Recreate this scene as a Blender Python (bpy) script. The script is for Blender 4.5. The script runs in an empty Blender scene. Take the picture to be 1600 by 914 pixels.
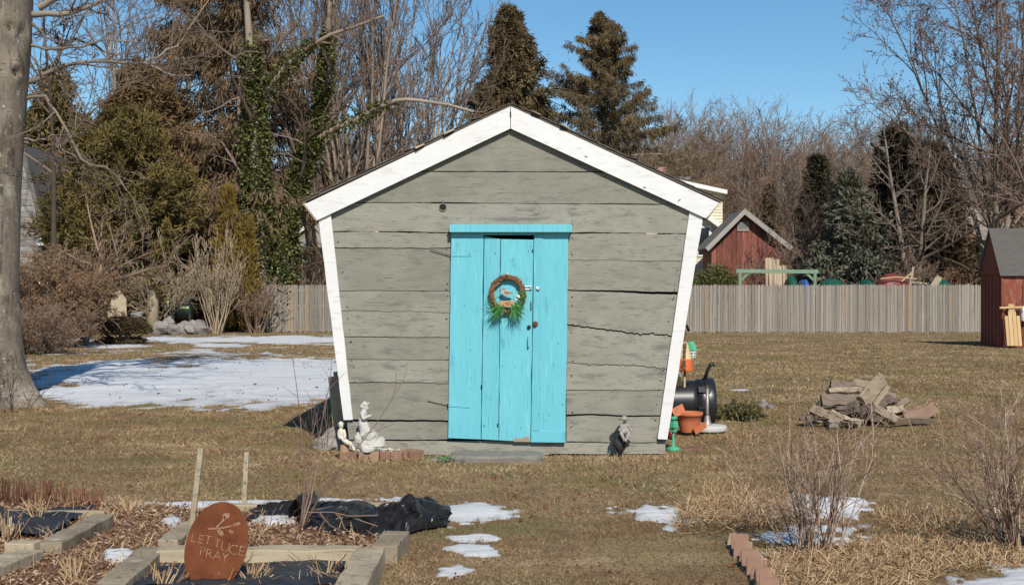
import bpy, math, random
import numpy as np
from math import radians as R, sin, cos, pi

# ------------------------------------------------------------------ camera, sky, sun, exposure
scn = bpy.context.scene
COL = scn.collection
F = 2000.0          # focal length in pixels of the 1600 px wide photograph
CH = 1.44           # eye height
HZ = 460.0          # horizon row
cam = bpy.data.cameras.new('camera')
cam.sensor_width = 36.0
cam.lens = 36.0 * F / 1600.0
cam.shift_y = (HZ - 457.0) / 1600.0
cam.clip_start = 0.1
cam.clip_end = 3000
cam.dof.use_dof = True
cam.dof.focus_distance = 11.3
cam.dof.aperture_fstop = 9.0
cam_o = bpy.data.objects.new('camera', cam)
COL.objects.link(cam_o)
cam_o.location = (0, 0, CH)
cam_o.rotation_euler = (R(90), 0, 0)
scn.camera = cam_o

SUN_EL, SUN_AZ = 39.0, 13.0     # sun behind the camera, a little to the right
world = bpy.data.worlds.new('World')
scn.world = world
world.use_nodes = True
wnt = world.node_tree
sky = wnt.nodes.new('ShaderNodeTexSky')
sky.sky_type = 'NISHITA'
sky.sun_disc = False
sky.sun_elevation = R(SUN_EL)
sky.sun_rotation = R(180 - SUN_AZ)
sky.altitude = 200
sky.air_density = 1.0
sky.dust_density = 0.0
sky.ozone_density = 4.0
bg = wnt.nodes['Background']
bg.inputs['Strength'].default_value = 0.11
hsv = wnt.nodes.new('ShaderNodeHueSaturation')
hsv.inputs['Saturation'].default_value = 1.16
hsv.inputs['Hue'].default_value = 0.492
wnt.links.new(sky.outputs[0], hsv.inputs['Color'])
wnt.links.new(hsv.outputs[0], bg.inputs['Color'])
sun = bpy.data.lights.new('sun', 'SUN')
sun.energy = 5.0
sun.angle = R(0.53)
sun.color = (1.0, 0.94, 0.845)
sun_o = bpy.data.objects.new('sun', sun)
COL.objects.link(sun_o)
sun_o.rotation_euler = (R(90 - SUN_EL), 0, R(SUN_AZ))
sun_o.location = (10, -30, 40)
scn.view_settings.view_transform = 'Standard'
scn.view_settings.look = 'None'
scn.view_settings.exposure = 0.0
scn.view_settings.gamma = 1.0

# ------------------------------------------------------------------ helpers
def W(px, py, Y):
    return np.array([(px - 800) * Y / F, Y, CH - (py - HZ) * Y / F])
def G(px, py, z=0.0):
    Y = (CH - z) * F / (py - HZ)
    return np.array([(px - 800) * Y / F, Y, z])
def nrm(v):
    return v / np.maximum(np.linalg.norm(v, axis=-1, keepdims=True), 1e-9)
def _h(ix, iy, s):
    v = np.sin(ix * 127.1 + iy * 311.7 + s * 74.7) * 43758.5453
    return v - np.floor(v)
def vnoise(x, y, s=0):
    x = np.asarray(x, float); y = np.asarray(y, float)
    ix = np.floor(x); iy = np.floor(y); fx = x - ix; fy = y - iy
    fx = fx * fx * (3 - 2 * fx); fy = fy * fy * (3 - 2 * fy)
    a = _h(ix, iy, s); b = _h(ix + 1, iy, s); c = _h(ix, iy + 1, s); d = _h(ix + 1, iy + 1, s)
    return (a * (1 - fx) + b * fx) * (1 - fy) + (c * (1 - fx) + d * fx) * fy
def fbm(x, y, s=0, o=4):
    t = 0; a = 0.5; n = 0
    for i in range(o):
        t = t + a * vnoise(np.asarray(x) * 2 ** i, np.asarray(y) * 2 ** i, s + i * 7); n += a; a *= 0.5
    return t / n
def gz(x, y):
    return (fbm(np.asarray(x) * .45, np.asarray(y) * .45, 3, 3) - .5) * 0.035
def inpoly(x, y, poly):
    ins = np.zeros(x.shape, bool); n = len(poly); j = n - 1
    for i in range(n):
        xi, yi = poly[i][:2]; xj, yj = poly[j][:2]
        c = ((yi > y) != (yj > y)) & (x < (xj - xi) * (y - yi) / (yj - yi + 1e-12) + xi)
        ins ^= c; j = i
    return ins

class MB:
    """collects geometry, links it as one mesh object"""
    def __init__(s, seed=0):
        s.v = []; s.f = {}; s.var = []; s.n = 0; s.rng = np.random.default_rng(seed)
    def add(s, v, faces, var=None):
        v = np.asarray(v, float).reshape(-1, 3)
        if isinstance(faces, np.ndarray): faces = [faces]
        elif not (isinstance(faces[0], np.ndarray) and faces[0].ndim == 2):
            d = {}
            for f in faces: d.setdefault(len(f), []).append(f)
            faces = [np.array(x) for x in d.values()]
        for a in faces:
            if len(a): s.f.setdefault(a.shape[1], []).append(a + s.n)
        s.v.append(v)
        s.var.append(np.full(len(v), s.rng.random() if var is None else var) if np.ndim(var) == 0 else np.asarray(var, float).ravel())
        s.n += len(v); return s
    def box(s, c, size, rot=(0, 0, 0), jit=0.0, var=None, taper=1.0):
        from mathutils import Euler
        q = np.array([(x, y, z) for z in (-.5, .5) for y in (-.5, .5) for x in (-.5, .5)], float)
        q[4:, :2] *= taper
        q *= np.array(size)
        if jit: q += s.rng.normal(0, jit, q.shape)
        M = np.array(Euler(rot).to_matrix())
        q = q @ M.T + np.array(c)
        return s.add(q, [(0, 2, 3, 1), (4, 5, 7, 6), (0, 1, 5, 4), (2, 6, 7, 3), (0, 4, 6, 2), (1, 3, 7, 5)], var)
    def bar(s, a, b, w, h, up=(0, 0, 1), var=None, jit=0):
        a = np.array(a, float); b = np.array(b, float); t = nrm(b - a)
        u = np.cross(t, np.array(up, float))
        u = nrm(u if np.linalg.norm(u) > 1e-4 else np.cross(t, (1., 0, 0))); n = np.cross(u, t)
        q = np.array([p + u * x * w / 2 + n * y * h / 2 for p in (a, b) for x, y in ((-1, -1), (1, -1), (1, 1), (-1, 1))])
        if jit: q += s.rng.normal(0, jit, q.shape)
        return s.add(q, [(3, 2, 1, 0), (4, 5, 6, 7), (0, 1, 5, 4), (1, 2, 6, 5), (2, 3, 7, 6), (3, 0, 4, 7)], var)
    def prism(s, poly, y0, y1, var=None):
        """poly: (x,z) outline extruded from y0 (front) to y1"""
        p = np.array(poly, float); n = len(p)
        v = np.concatenate([np.c_[p[:, 0], np.full(n, y0), p[:, 1]], np.c_[p[:, 0], np.full(n, y1), p[:, 1]]])
        f = [tuple(range(n))[::-1], tuple(range(n, 2 * n))] + [(i, (i + 1) % n, n + (i + 1) % n, n + i) for i in range(n)]
        return s.add(v, f, var)
    def strip(s, A, B, y0, y1, var=None):
        """plank between edge polylines A (top) and B (bottom), (x,z) each, front at y0"""
        A = np.array(A, float); B = np.array(B, float); n = len(A)
        y0 = np.broadcast_to(y0, (n,)); 
        v = np.concatenate([np.c_[A[:, 0], y0, A[:, 1]], np.c_[B[:, 0], y0, B[:, 1]], np.c_[A[:, 0], y0 * 0 + y1, A[:, 1]], np.c_[B[:, 0], y0 * 0 + y1, B[:, 1]]])
        i = np.arange(n - 1)
        f = [np.c_[i, n + i, n + i + 1, i + 1], np.c_[2 * n + i, 2 * n + i + 1, 3 * n + i + 1, 3 * n + i],
             np.c_[i, i + 1, 2 * n + i + 1, 2 * n + i], np.c_[n + i, 3 * n + i, 3 * n + i + 1, n + i + 1],
             np.array([[0, 2 * n, 3 * n, n], [n - 1, 2 * n - 1, 4 * n - 1, 3 * n - 1]])]
        return s.add(v, [f[0]] and np.concatenate(f), var)
    def tubes(s, P, Rr, k=3, var=None, cap=False):
        P = np.asarray(P, float); Rr = np.asarray(Rr, float)
        N, n, _ = P.shape
        T = nrm(np.gradient(P, axis=1))
        m = nrm(P[:, -1] - P[:, 0])
        ref = np.where(np.abs(m[:, 2:3]) > .8, np.array([[1., 0, 0]]), np.array([[0, 0, 1.]]))[:, None, :]
        u = nrm(np.cross(T, ref)); w = np.cross(T, u)
        a = np.arange(k) * 2 * pi / k
        V = P[:, :, None] + Rr[:, :, None, None] * (np.cos(a)[None, None, :, None] * u[:, :, None] + np.sin(a)[None, None, :, None] * w[:, :, None])
        base = (np.arange(N) * n * k)[:, None, None]; i = (np.arange(n - 1) * k)[None, :, None]; j = np.arange(k)[None, None, :]
        j2 = (j + 1) % k
        q = np.stack([base + i + j, base + i + k + j, base + i + k + j2, base + i + j2], -1).reshape(-1, 4)
        if var is None: var = np.repeat(s.rng.random(N), n * k)
        elif np.ndim(var): var = np.repeat(var, n * k)
        fs = [q]
        if cap:
            for e in (0, n - 1):
                c = (np.arange(N) * n * k)[:, None] + e * k + np.arange(k)[None]
                fs.append(c[:, ::1 if e == 0 else -1])
        return s.add(V.reshape(-1, 3), fs, var)
    def tube(s, pts, r, k=8, var=None, cap=True):
        pts = np.array(pts, float)[None]; r = np.broadcast_to(np.asarray(r, float), pts.shape[1])[None]
        return s.tubes(pts, r, k, np.array([s.rng.random() if var is None else var]), cap)
    def lathe(s, prof, c, k=24, axis='z', var=None):
        prof = np.array(prof, float); n = len(prof); a = np.arange(k) * 2 * pi / k
        ring = np.stack([prof[:, 0:1] * np.cos(a), prof[:, 0:1] * np.sin(a), np.repeat(prof[:, 1:2], k, 1)], -1)
        if axis == 'x': ring = ring[..., [2, 0, 1]]
        if axis == 'y': ring = ring[..., [0, 2, 1]]
        i = (np.arange(n - 1) * k)[:, None]; j = np.arange(k)[None]; j2 = (j + 1) % k
        q = np.stack([i + j, i + j2, i + k + j2, i + k + j], -1).reshape(-1, 4)
        return s.add(ring.reshape(-1, 3) + np.array(c), q, var)
    def blades(s, B, D, L, Wd, var=None):
        N = len(B); D = nrm(D); side = nrm(np.cross(D, s.rng.normal(size=(N, 3))))
        L = np.broadcast_to(L, (N,))[:, None]; Wd = np.broadcast_to(Wd, (N,))[:, None]
        V = np.stack([B - side * Wd / 2, B + side * Wd / 2, B + D * L], 1)
        if var is None: var = s.rng.random(N)
        return s.add(V.reshape(-1, 3), np.arange(N * 3).reshape(-1, 3), np.repeat(var, 3))
    def leaves(s, B, D, L, Wd, var=None):
        N = len(B); D = nrm(D); side = nrm(np.cross(D, s.rng.normal(size=(N, 3))))
        nor = np.cross(D, side)
        L = np.broadcast_to(L, (N,))[:, None]; Wd = np.broadcast_to(Wd, (N,))[:, None]
        mid = B + D * L * .45 + nor * L * .08
        V = np.stack([B, mid - side * Wd / 2, B + D * L, mid + side * Wd / 2], 1)
        if var is None: var = s.rng.random(N)
        return s.add(V.reshape(-1, 3), np.arange(N * 4).reshape(-1, 4), np.repeat(var, 4))
    def rock(s, c, size, seed=0, amp=.25, k=20, flat=None, var=None):
        rg = np.random.default_rng(seed)
        n = k // 2 + 1; th = np.linspace(0, pi, n); ph = np.arange(k) * 2 * pi / k
        d = np.stack([np.sin(th)[:, None] * np.cos(ph), np.sin(th)[:, None] * np.sin(ph), np.repeat(np.cos(th)[:, None], k, 1)], -1)
        r = np.ones(d.shape[:2])
        for q in range(14):
            ax = nrm(rg.normal(size=3)); cut = rg.uniform(.62, .95)
            p = d @ ax
            r = np.where(p > .05, np.minimum(r, cut / np.maximum(p, .05)), r)
        r = r * (1 + amp * .5 * np.sin(3 * d[..., 0] + rg.random() * 6) * np.cos(4 * d[..., 2] + 2 * d[..., 1]))
        V = d * r[..., None] * np.array(size)
        if flat is not None: V[..., 2] = np.maximum(V[..., 2], flat)
        i = (np.arange(n - 1) * k)[:, None]; j = np.arange(k)[None]; j2 = (j + 1) % k
        q = np.stack([i + j, i + k + j, i + k + j2, i + j2], -1).reshape(-1, 4)
        return s.add(V.reshape(-1, 3) + np.array(c), q, var)
    def build(s, name, m, parent=None, smooth=False, bevel=0, loc=None):
        V = np.concatenate(s.v); var = np.concatenate(s.var)
        off = np.zeros(3)
        if parent is not None:
            p = parent
            while p is not None: off += np.array(p.location); p = p.parent
        elif loc is not None: off = np.array(loc, float)
        V = V - off
        me = bpy.data.meshes.new(name)
        me.vertices.add(len(V)); me.vertices.foreach_set('co', V.astype(np.float32).ravel())
        li = []; ls = []; st = 0
        for k, L in s.f.items():
            a = np.concatenate(L); li.append(a.ravel()); ls.append(st + np.arange(len(a)) * k); st += a.size
        li = np.concatenate(li); ls = np.concatenate(ls)
        me.loops.add(len(li)); me.loops.foreach_set('vertex_index', li.astype(np.int32))
        me.polygons.add(len(ls)); me.polygons.foreach_set('loop_start', ls.astype(np.int32))
        me.polygons.foreach_set('use_smooth', np.full(len(ls), smooth))
        me.update(calc_edges=True)
        me.validate()
        at = me.attributes.new('var', 'FLOAT', 'POINT'); 
        if len(at.data) == len(var): at.data.foreach_set('value', var.astype(np.float32))
        me.materials.append(m)
        o = bpy.data.objects.new(name, me); COL.objects.link(o)
        if parent is not None: o.parent = parent
        elif loc is not None: o.location = loc
        if bevel:
            b = o.modifiers.new('bevel', 'BEVEL'); b.width = bevel; b.segments = 2; b.limit_method = 'ANGLE'; b.angle_limit = R(40)
        return o

def tag(o, label, cat, group=None):
    o['label'] = label; o['category'] = cat
    if group: o['group'] = group
    return o
def thing(name, label, cat, loc=(0, 0, 0), group=None):
    o = bpy.data.objects.new(name, None); COL.objects.link(o); o.location = [float(x) for x in loc]
    o.empty_display_size = .1
    return tag(o, label, cat, group)
def kind(o, k):
    o['kind'] = k; return o

def mat(name, stops, ns=4, scale=(1, 1, 1), detail=6, rough=.85, bump=0.0, vk=.3, flecks=(), spec=.3, metal=0, nrough=.6, voff=13.0, bdist=.01, dist=0, sheen=0):
    """procedural material: noise + per element value -> colour ramp, then flecks laid over it"""
    m = bpy.data.materials.new(name); m.use_nodes = True
    nt = m.node_tree; N = nt.nodes; L = nt.links
    bs = N['Principled BSDF']
    bs.inputs['Roughness'].default_value = rough
    bs.inputs['Specular IOR Level'].default_value = spec
    bs.inputs['Metallic'].default_value = metal
    tc = N.new('ShaderNodeTexCoord'); at = N.new('ShaderNodeAttribute'); at.attribute_name = 'var'
    vo = N.new('ShaderNodeVectorMath'); vo.operation = 'SCALE'; vo.inputs[0].default_value = (voff, voff * .7, voff * 1.3)
    L.new(at.outputs['Fac'], vo.inputs['Scale'])
    ad = N.new('ShaderNodeVectorMath'); L.new(tc.outputs['Object'], ad.inputs[0]); L.new(vo.outputs[0], ad.inputs[1])
    def noise(sc, n, dt, rg=.6, d=0):
        mp = N.new('ShaderNodeMapping'); mp.inputs['Scale'].default_value = sc; L.new(ad.outputs[0], mp.inputs['Vector'])
        nz = N.new('ShaderNodeTexNoise'); nz.inputs['Scale'].default_value = n; nz.inputs['Detail'].default_value = dt
        nz.inputs['Roughness'].default_value = rg; nz.inputs['Distortion'].default_value = d
        L.new(mp.outputs[0], nz.inputs['Vector']); return nz.outputs['Fac']
    def ramp(fac, st, mode='LINEAR'):
        r = N.new('ShaderNodeValToRGB'); cr = r.color_ramp; cr.interpolation = mode
        while len(cr.elements) < len(st): cr.elements.new(.5)
        for e, (p, c) in zip(cr.elements, st): e.position = p; e.color = (*c, 1) if len(c) == 3 else c
        L.new(fac, r.inputs[0]); return r.outputs['Color']
    n1 = noise(scale, ns, detail, nrough, dist)
    mx = N.new('ShaderNodeMix'); mx.inputs[0].default_value = vk
    L.new(n1, mx.inputs[2]); L.new(at.outputs['Fac'], mx.inputs[3])
    c = ramp(mx.outputs[0], stops)
    hs = n1
    for (fc, sc, n, lo, hi) in flecks:
        f = noise(sc, n, 5, .65)
        fr = ramp(f, [(lo, (0, 0, 0)), (hi, (1, 1, 1))])
        m2 = N.new('ShaderNodeMix'); m2.data_type = 'RGBA'; L.new(fr, m2.inputs[0]); L.new(c, m2.inputs[6]); m2.inputs[7].default_value = (*fc, 1)
        c = m2.outputs[2]
    L.new(c, bs.inputs['Base Color'])
    if bump:
        b = N.new('ShaderNodeBump'); b.inputs['Strength'].default_value = bump; b.inputs['Distance'].default_value = bdist
        L.new(hs, b.inputs['Height']); L.new(b.outputs[0], bs.inputs['Normal'])
    return m
def flat(name, c, rough=.6, metal=0, spec=.4, v=.12, ns=30, bump=0):
    a = tuple(x * (1 - v) for x in c); b = tuple(min(1, x * (1 + v)) for x in c)
    return mat(name, [(.25, a), (.75, b)], ns, rough=rough, metal=metal, spec=spec, vk=.2, bump=bump)

# ------------------------------------------------------------------ branching growth (all branches of one level at once)
def poly_len(P): return np.linalg.norm(np.diff(P, axis=1), axis=2).sum(1)
def grow(rng, P, Rd, nch, t0, t1, ang, angv, lr, npts, wob, up, rr, rtip=.35, tfall=.5, rmin=.002, lv=.35, up0=0.0):
    N, n, _ = P.shape; Ln = poly_len(P)
    M = N * nch
    pi_ = np.repeat(np.arange(N), nch)
    t = t0 + (t1 - t0) * ((np.tile(np.arange(nch), N) + rng.random(M)) / nch)
    x = t * (n - 1); i = np.minimum(x.astype(int), n - 2); fr = (x - i)[:, None]
    pos = P[pi_, i] * (1 - fr) + P[pi_, i + 1] * fr
    r0 = (Rd[pi_, i] * (1 - fr[:, 0]) + Rd[pi_, i + 1] * fr[:, 0]) * rr
    T = nrm(P[pi_, i + 1] - P[pi_, i])
    side = nrm(np.cross(T, rng.normal(size=(M, 3))))
    a = ang + angv * rng.normal(size=M)
    d = nrm(T * np.cos(a)[:, None] + side * np.sin(a)[:, None] + np.array([0, 0, up0]))
    L = Ln[pi_] * lr * (1 - tfall * t) * (1 + lv * (rng.random(M) * 2 - 1))
    pts = [pos]; cur = pos
    for k in range(npts - 1):
        d = nrm(d + wob * rng.normal(size=(M, 3)) + np.array([0, 0, up]))
        cur = cur + d * (L / (npts - 1))[:, None]; pts.append(cur)
    P2 = np.stack(pts, 1)
    R2 = np.maximum(r0[:, None] * np.linspace(1, rtip, npts)[None], rmin)
    return P2, R2
def walk(rng, base, d0, L, n, wob, up, r0, r1):
    d = nrm(np.array(d0, float)); cur = np.array(base, float); pts = [cur]
    for k in range(n - 1):
        d = nrm(d + wob * rng.normal(size=3) + np.array([0, 0, up])); cur = cur + d * L / (n - 1); pts.append(cur)
    return np.array(pts), np.linspace(r0, r1, n)

def bare_tree(name, label, base, H, mats, seed, stems=1, fan=.12, r0=.2, lev=((9, .45), (9, .4), (6, .45)), ang=.6, up=.06, rmin=.008, wob=.1, tmin=.25, lean=(0, 0), group=None, buds=None, cat='tree', tw=4):
    rng = np.random.default_rng(seed)
    t = thing(name, label, cat, base, group)
    A = []; B = []
    for s in range(stems):
        az = rng.random() * 2 * pi; f = fan * (0.4 + rng.random()) if stems > 1 else .03
        d = (cos(az) * f + lean[0], sin(az) * f + lean[1], 1)
        b = np.array(base) + (np.array([cos(az), sin(az), 0]) * r0 * 1.6 * rng.random() if stems > 1 else 0) + np.array([0, 0, -.1])
        p, r = walk(rng, b, d, H * (.85 + .25 * rng.random() if stems > 1 else 1), 10, wob * .5, up * .4, r0 * (.7 + .5 * rng.random() if stems > 1 else 1), r0 * .12)
        A.append(p); B.append(r)
    P = np.array(A); Q = np.array(B); Q[:, 0] *= 1.25
    m = MB(seed); m.tubes(P, Q, 8); m.build('trunk', mats[0], t, True)
    m = MB(seed + 1); tip = None
    for li, (nch, lr) in enumerate(lev):
        P, Q = grow(rng, P, Q, nch, tmin if li == 0 else .15, 1.0, ang, .22, lr, max(3, 6 - li) if tw == 4 else 4, wob * (1.2 + .3 * li), up, .62 if li == 0 else .6, .3, .45, rmin)
        m.tubes(P, Q, 5 if li == 0 else 3)
    m.build('branches', mats[1], t, True)
    if buds:
        e = P[:, -1]; e = np.concatenate([e, P[:, 1], P[:, -2]])
        e = e[rng.random(len(e)) < buds[2]]
        m = MB(seed + 2); m.leaves(e, rng.normal(size=e.shape), buds[1], buds[1] * .7); m.build('buds', buds[0], t)
    return t

def conifer(name, label, base, H, prof, fol, bark, seed, nb=150, nsec=9, nsp=7, el0=.2, droop=.06, spray=(.4, .12), hang=.5, z0=.05, tr=.18, group=None, gap=0.0, lean=(0, 0), sidej=.5, seclen=.4):
    """trunk, branches along it (length from prof(h)), side branchlets, needle sprays"""
    rng = np.random.default_rng(seed)
    t = thing(name, label, 'tree', base, group); base = np.array(base, float)
    m = MB(seed); p, r = walk(rng, base - (0, 0, .1), (lean[0], lean[1], 1), H * .985, 12, .012, 0, tr, .02)
    m.tube(p, r, 8); m.build('trunk', bark, t, True)
    h = (z0 + (1 - z0) * ((np.arange(nb) + rng.random(nb)) / nb))
    idx = h * 11; i = np.minimum(idx.astype(int), 10); fr = (idx - i)[:, None]
    pos = p[i] * (1 - fr) + p[i + 1] * fr
    az = rng.random(nb) * 2 * pi
    keep = rng.random(nb) > gap * (.5 + .5 * np.sin(az * 2 + h * 9))
    pos, az, h = pos[keep], az[keep], h[keep]; nb = len(h)
    Ln = np.array([prof(x) for x in h]) * (.72 + .45 * rng.random(nb))
    el = el0 + .5 * h + .12 * rng.normal(size=nb)
    d = np.stack([np.cos(az) * np.cos(el), np.sin(az) * np.cos(el), np.sin(el)], 1)
    n = 6; pts = [pos]; cur = pos
    for k in range(n - 1):
        d = nrm(d + .06 * rng.normal(size=d.shape) + np.array([0, 0, -droop if k < 3 else droop * 1.3]))
        cur = cur + d * (Ln / (n - 1))[:, None]; pts.append(cur)
    P = np.stack(pts, 1); Q = np.linspace(1, .25, n)[None] * (tr * .22 * (1.1 - h))[:, None] + .006
    m = MB(seed + 1); m.tubes(P, Q, 4)
    S, SQ = grow(rng, P, Q, nsec, .12, 1.0, .9, .3, seclen, 4, .15, -hang * .25, .5, .4, .45, .006)
    m.tubes(S, SQ, 3); m.build('branches', bark, t, True)
    A = np.concatenate([S.reshape(len(S), -1, 3)[:, [1, 2, 3]].reshape(-1, 3), P[:, 2:].reshape(-1, 3)])
    T = np.concatenate([np.repeat(nrm(S[:, 3] - S[:, 0]), 3, 0), np.repeat(nrm(P[:, 5] - P[:, 2]), 4, 0)])
    vbr = np.concatenate([np.repeat(np.repeat(rng.random(nb), nsec), 3), np.repeat(rng.random(nb), 4)])
    A = np.repeat(A, nsp, 0); T = np.repeat(T, nsp, 0); vbr = np.repeat(vbr, nsp)
    A = A + rng.normal(size=A.shape) * spray[0] * .3
    D = T * .8 + rng.normal(size=A.shape) * sidej + np.array([0, 0, -hang])
    L = spray[0] * (.6 + .8 * rng.random(len(A)))
    m = MB(seed + 2); m.leaves(A, D, L, spray[1] * (.6 + .8 * rng.random(len(A))), np.clip(vbr * .55 + rng.random(len(A)) * .45, 0, 1))
    m.build('foliage', fol, t)
    return t

def shrub(name, label, base, H, m_, seed, stems=20, spread=.5, r0=.012, lev=((6, .5), (4, .5)), cat='shrub', up=.05, wob=.1, rmin=.0015, rad=.1, leaf=None, tmin=.2, ang=.55, group=None):
    rng = np.random.default_rng(seed); base = np.array(base, float)
    t = thing(name, label, cat, base, group)
    A = []; B = []
    for s in range(stems):
        az = rng.random() * 2 * pi; f = spread * math.sqrt(rng.random())
        p, r = walk(rng, base + np.array([cos(az), sin(az), 0]) * rad * rng.random() - (0, 0, .02), (cos(az) * f, sin(az) * f, 1), H * (.6 + .5 * rng.random()), 7, wob, up, r0 * (.6 + .6 * rng.random()), r0 * .25)
        A.append(p); B.append(r)
    P = np.array(A); Q = np.array(B)
    m = MB(seed); m.tubes(P, Q, 5); m.build('stems', m_, t, True)
    m = MB(seed + 1)
    for nch, lr in lev:
        P, Q = grow(rng, P, Q, nch, tmin, 1, ang, .25, lr, 4, wob * 1.5, up, .65, .35, .4, rmin); m.tubes(P, Q, 3)
    m.build('twigs', m_, t, True)
    if leaf:
        e = P.reshape(-1, 3); e = e[rng.random(len(e)) < leaf[2]]
        m = MB(seed + 2); m.leaves(e, rng.normal(size=e.shape) + (0, 0, .2), leaf[1], leaf[1] * .55); m.build('leaves', leaf[0], t)
    return t

def skin_mesh(name, pts, edges, rad, m_, parent, sub=2):
    me = bpy.data.meshes.new(name)
    off = np.array(parent.location) if parent else np.zeros(3)
    me.from_pydata([tuple(np.array(p) - off) for p in pts], edges, [])
    o = bpy.data.objects.new(name, me); COL.objects.link(o)
    sk = o.modifiers.new('skin', 'SKIN'); sk.use_smooth_shade = True
    for i, r in enumerate(rad): me.skin_vertices[0].data[i].radius = (r, r) if np.ndim(r) == 0 else r
    me.skin_vertices[0].data[0].use_root = True
    s = o.modifiers.new('sub', 'SUBSURF'); s.levels = sub; s.render_levels = sub
    dg = bpy.context.evaluated_depsgraph_get()
    nm = bpy.data.meshes.new_from_object(o.evaluated_get(dg))
    o.modifiers.clear(); o.data = nm; bpy.data.meshes.remove(me); nm.name = name
    nm.materials.clear(); nm.materials.append(m_)
    nm.attributes.new('var', 'FLOAT', 'POINT')
    if parent: o.parent = parent
    return o
def add_text(m, ch, size, loc, rot, ext=.001, bold=0.0):
    """adds one line of built in lettering to the mesh builder m"""
    from mathutils import Euler
    c = bpy.data.curves.new('lettering', 'FONT'); c.body = ch; c.size = size; c.extrude = ext; c.align_x = 'CENTER'; c.align_y = 'CENTER'; c.offset = bold; c.resolution_u = 3
    o = bpy.data.objects.new('lettering', c); COL.objects.link(o)
    dg = bpy.context.evaluated_depsgraph_get(); me = bpy.data.meshes.new_from_object(o.evaluated_get(dg))
    V = np.array([v.co[:] for v in me.vertices]) @ np.array(Euler(rot).to_matrix()).T + np.array(loc)
    m.add(V, [tuple(p.vertices) for p in me.polygons], .5)
    bpy.data.objects.remove(o); bpy.data.curves.remove(c); bpy.data.meshes.remove(me)

# ------------------------------------------------------------------ materials
M = {}
M['ground'] = mat('lawn_ground', [(.3, (.11, .07, .034)), (.45, (.19, .123, .060)), (.58, (.27, .185, .092)), (.72, (.36, .255, .14))], 1.6, detail=14, nrough=.78, bump=.8, bdist=.03, vk=0,
                  flecks=[((.13, .12, .042), (1, 1, 1), .6, .50, .64), ((.36, .27, .15), (.7, 1.6, 1), .7, .56, .66), ((.085, .052, .026), (1, 1, 1), 34, .52, .62), ((.42, .32, .19), (1, 1, 1), 48, .60, .68), ((.15, .06, .03), (1, 1, 1), 22, .66, .72)])
M['grass'] = mat('dry_grass', [(.0, (.095, .058, .028)), (.3, (.20, .128, .062)), (.55, (.305, .205, .104)), (.75, (.42, .30, .16)), (1, (.55, .43, .26))], .7, detail=4, vk=.72, rough=.8,
                 flecks=[((.17, .145, .052), (1, 1, 1), .8, .50, .64), ((.17, .092, .045), (1, 1, 1), 2.3, .56, .68)], voff=0)
M['snow'] = mat('old_snow', [(.2, (.24, .21, .17)), (.36, (.42, .41, .40)), (.5, (.52, .52, .52)), (.78, (.63, .63, .63))], 4, (1, 2.5, 1), rough=.7, bump=.8, bdist=.03, vk=.5, voff=0, spec=.2,
                flecks=[((.3, .26, .2), (1, 1, 1), 14, .68, .74), ((.50, .50, .515), (.5, 2.6, 1), 1.4, .48, .62)])
M['soil'] = mat('garden_soil', [(.3, (.07, .035, .022)), (.5, (.16, .085, .05)), (.7, (.26, .16, .10))], 9, bump=1, bdist=.03, vk=0, flecks=[((.25, .08, .04), (1, 1, 1), 22, .55, .68)])
M['grey_paint'] = mat('weathered_grey_paint', [(.3, (.20, .190, .152)), (.5, (.25, .239, .194)), (.72, (.30, .288, .238))], 2.6, (1, 1, 1.7), detail=9, rough=.75, vk=.30, bump=.4, bdist=.005,
                      flecks=[((.165, .156, .130), (1.3, 1, 4.5), 3.4, .53, .68), ((.12, .113, .096), (2.2, 1, 16), 4, .585, .70), ((.16, .152, .128), (3, 1, 75), 5, .57, .68), ((.045, .041, .036), (.8, 1, 40), 4.5, .64, .665), ((.045, .04, .035), (9, 1, 16), 5, .705, .72), ((.42, .40, .345), (3, 1, 9), 7, .70, .74)])
M['white_paint'] = mat('white_board_paint', [(.2, (.62, .61, .59)), (.8, (.72, .71, .695))], 4, (1, 1, 1), rough=.6, vk=.1, bump=.2, bdist=.004, flecks=[((.54, .52, .485), (1.2, 1, 7), 4, .54, .70), ((.36, .33, .29), (2, 1, 16), 5, .66, .72), ((.30, .27, .22), (9, 9, 9), 4, .72, .75)])
M['cyan'] = mat('turquoise_paint', [(.2, (.115, .41, .475)), (.8, (.15, .485, .555))], 3, (3, 1, .6), rough=.6, vk=.25, bump=.25, bdist=.004, spec=.25,
                flecks=[((.085, .33, .40), (34, 1, 1.2), 3, .56, .68), ((.20, .54, .60), (12, 1, 1.0), 3.5, .58, .72), ((.07, .28, .33), (4, 1, 1.6), 2.5, .62, .80), ((.30, .29, .25), (9, 1, 4), 6, .70, .735)])
M['cyan_worn'] = mat('peeled_turquoise', [(.2, (.13, .50, .60)), (.8, (.15, .55, .66))], 6, rough=.7, flecks=[((.38, .33, .27), (1, 1, 1.5), 26, .48, .52)], vk=0)
M['shingle'] = mat('roof_shingle', [(.25, (.06, .05, .042)), (.75, (.15, .12, .095))], 12, vk=.5, bump=.5)
M['dark'] = flat('dark_void', (.012, .011, .01), .9)
M['iron'] = mat('old_iron', [(.3, (.02, .017, .015)), (.7, (.09, .05, .03))], 20, rough=.6, metal=.6)
M['rust'] = mat('rusted_steel', [(.2, (.078, .022, .009)), (.5, (.145, .042, .015)), (.8, (.20, .066, .025))], 9, detail=10, rough=.85, bump=.25, vk=0, bdist=.003, flecks=[((.09, .03, .016), (1, 1, 1), 60, .58, .7), ((.25, .10, .045), (1, 1, 1), 90, .62, .7)])
M['pale_cut'] = mat('pale_letter', [(.3, (.17, .075, .04)), (.5, (.28, .155, .095)), (.7, (.40, .27, .18))], 40, rough=.8, vk=0)
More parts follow.
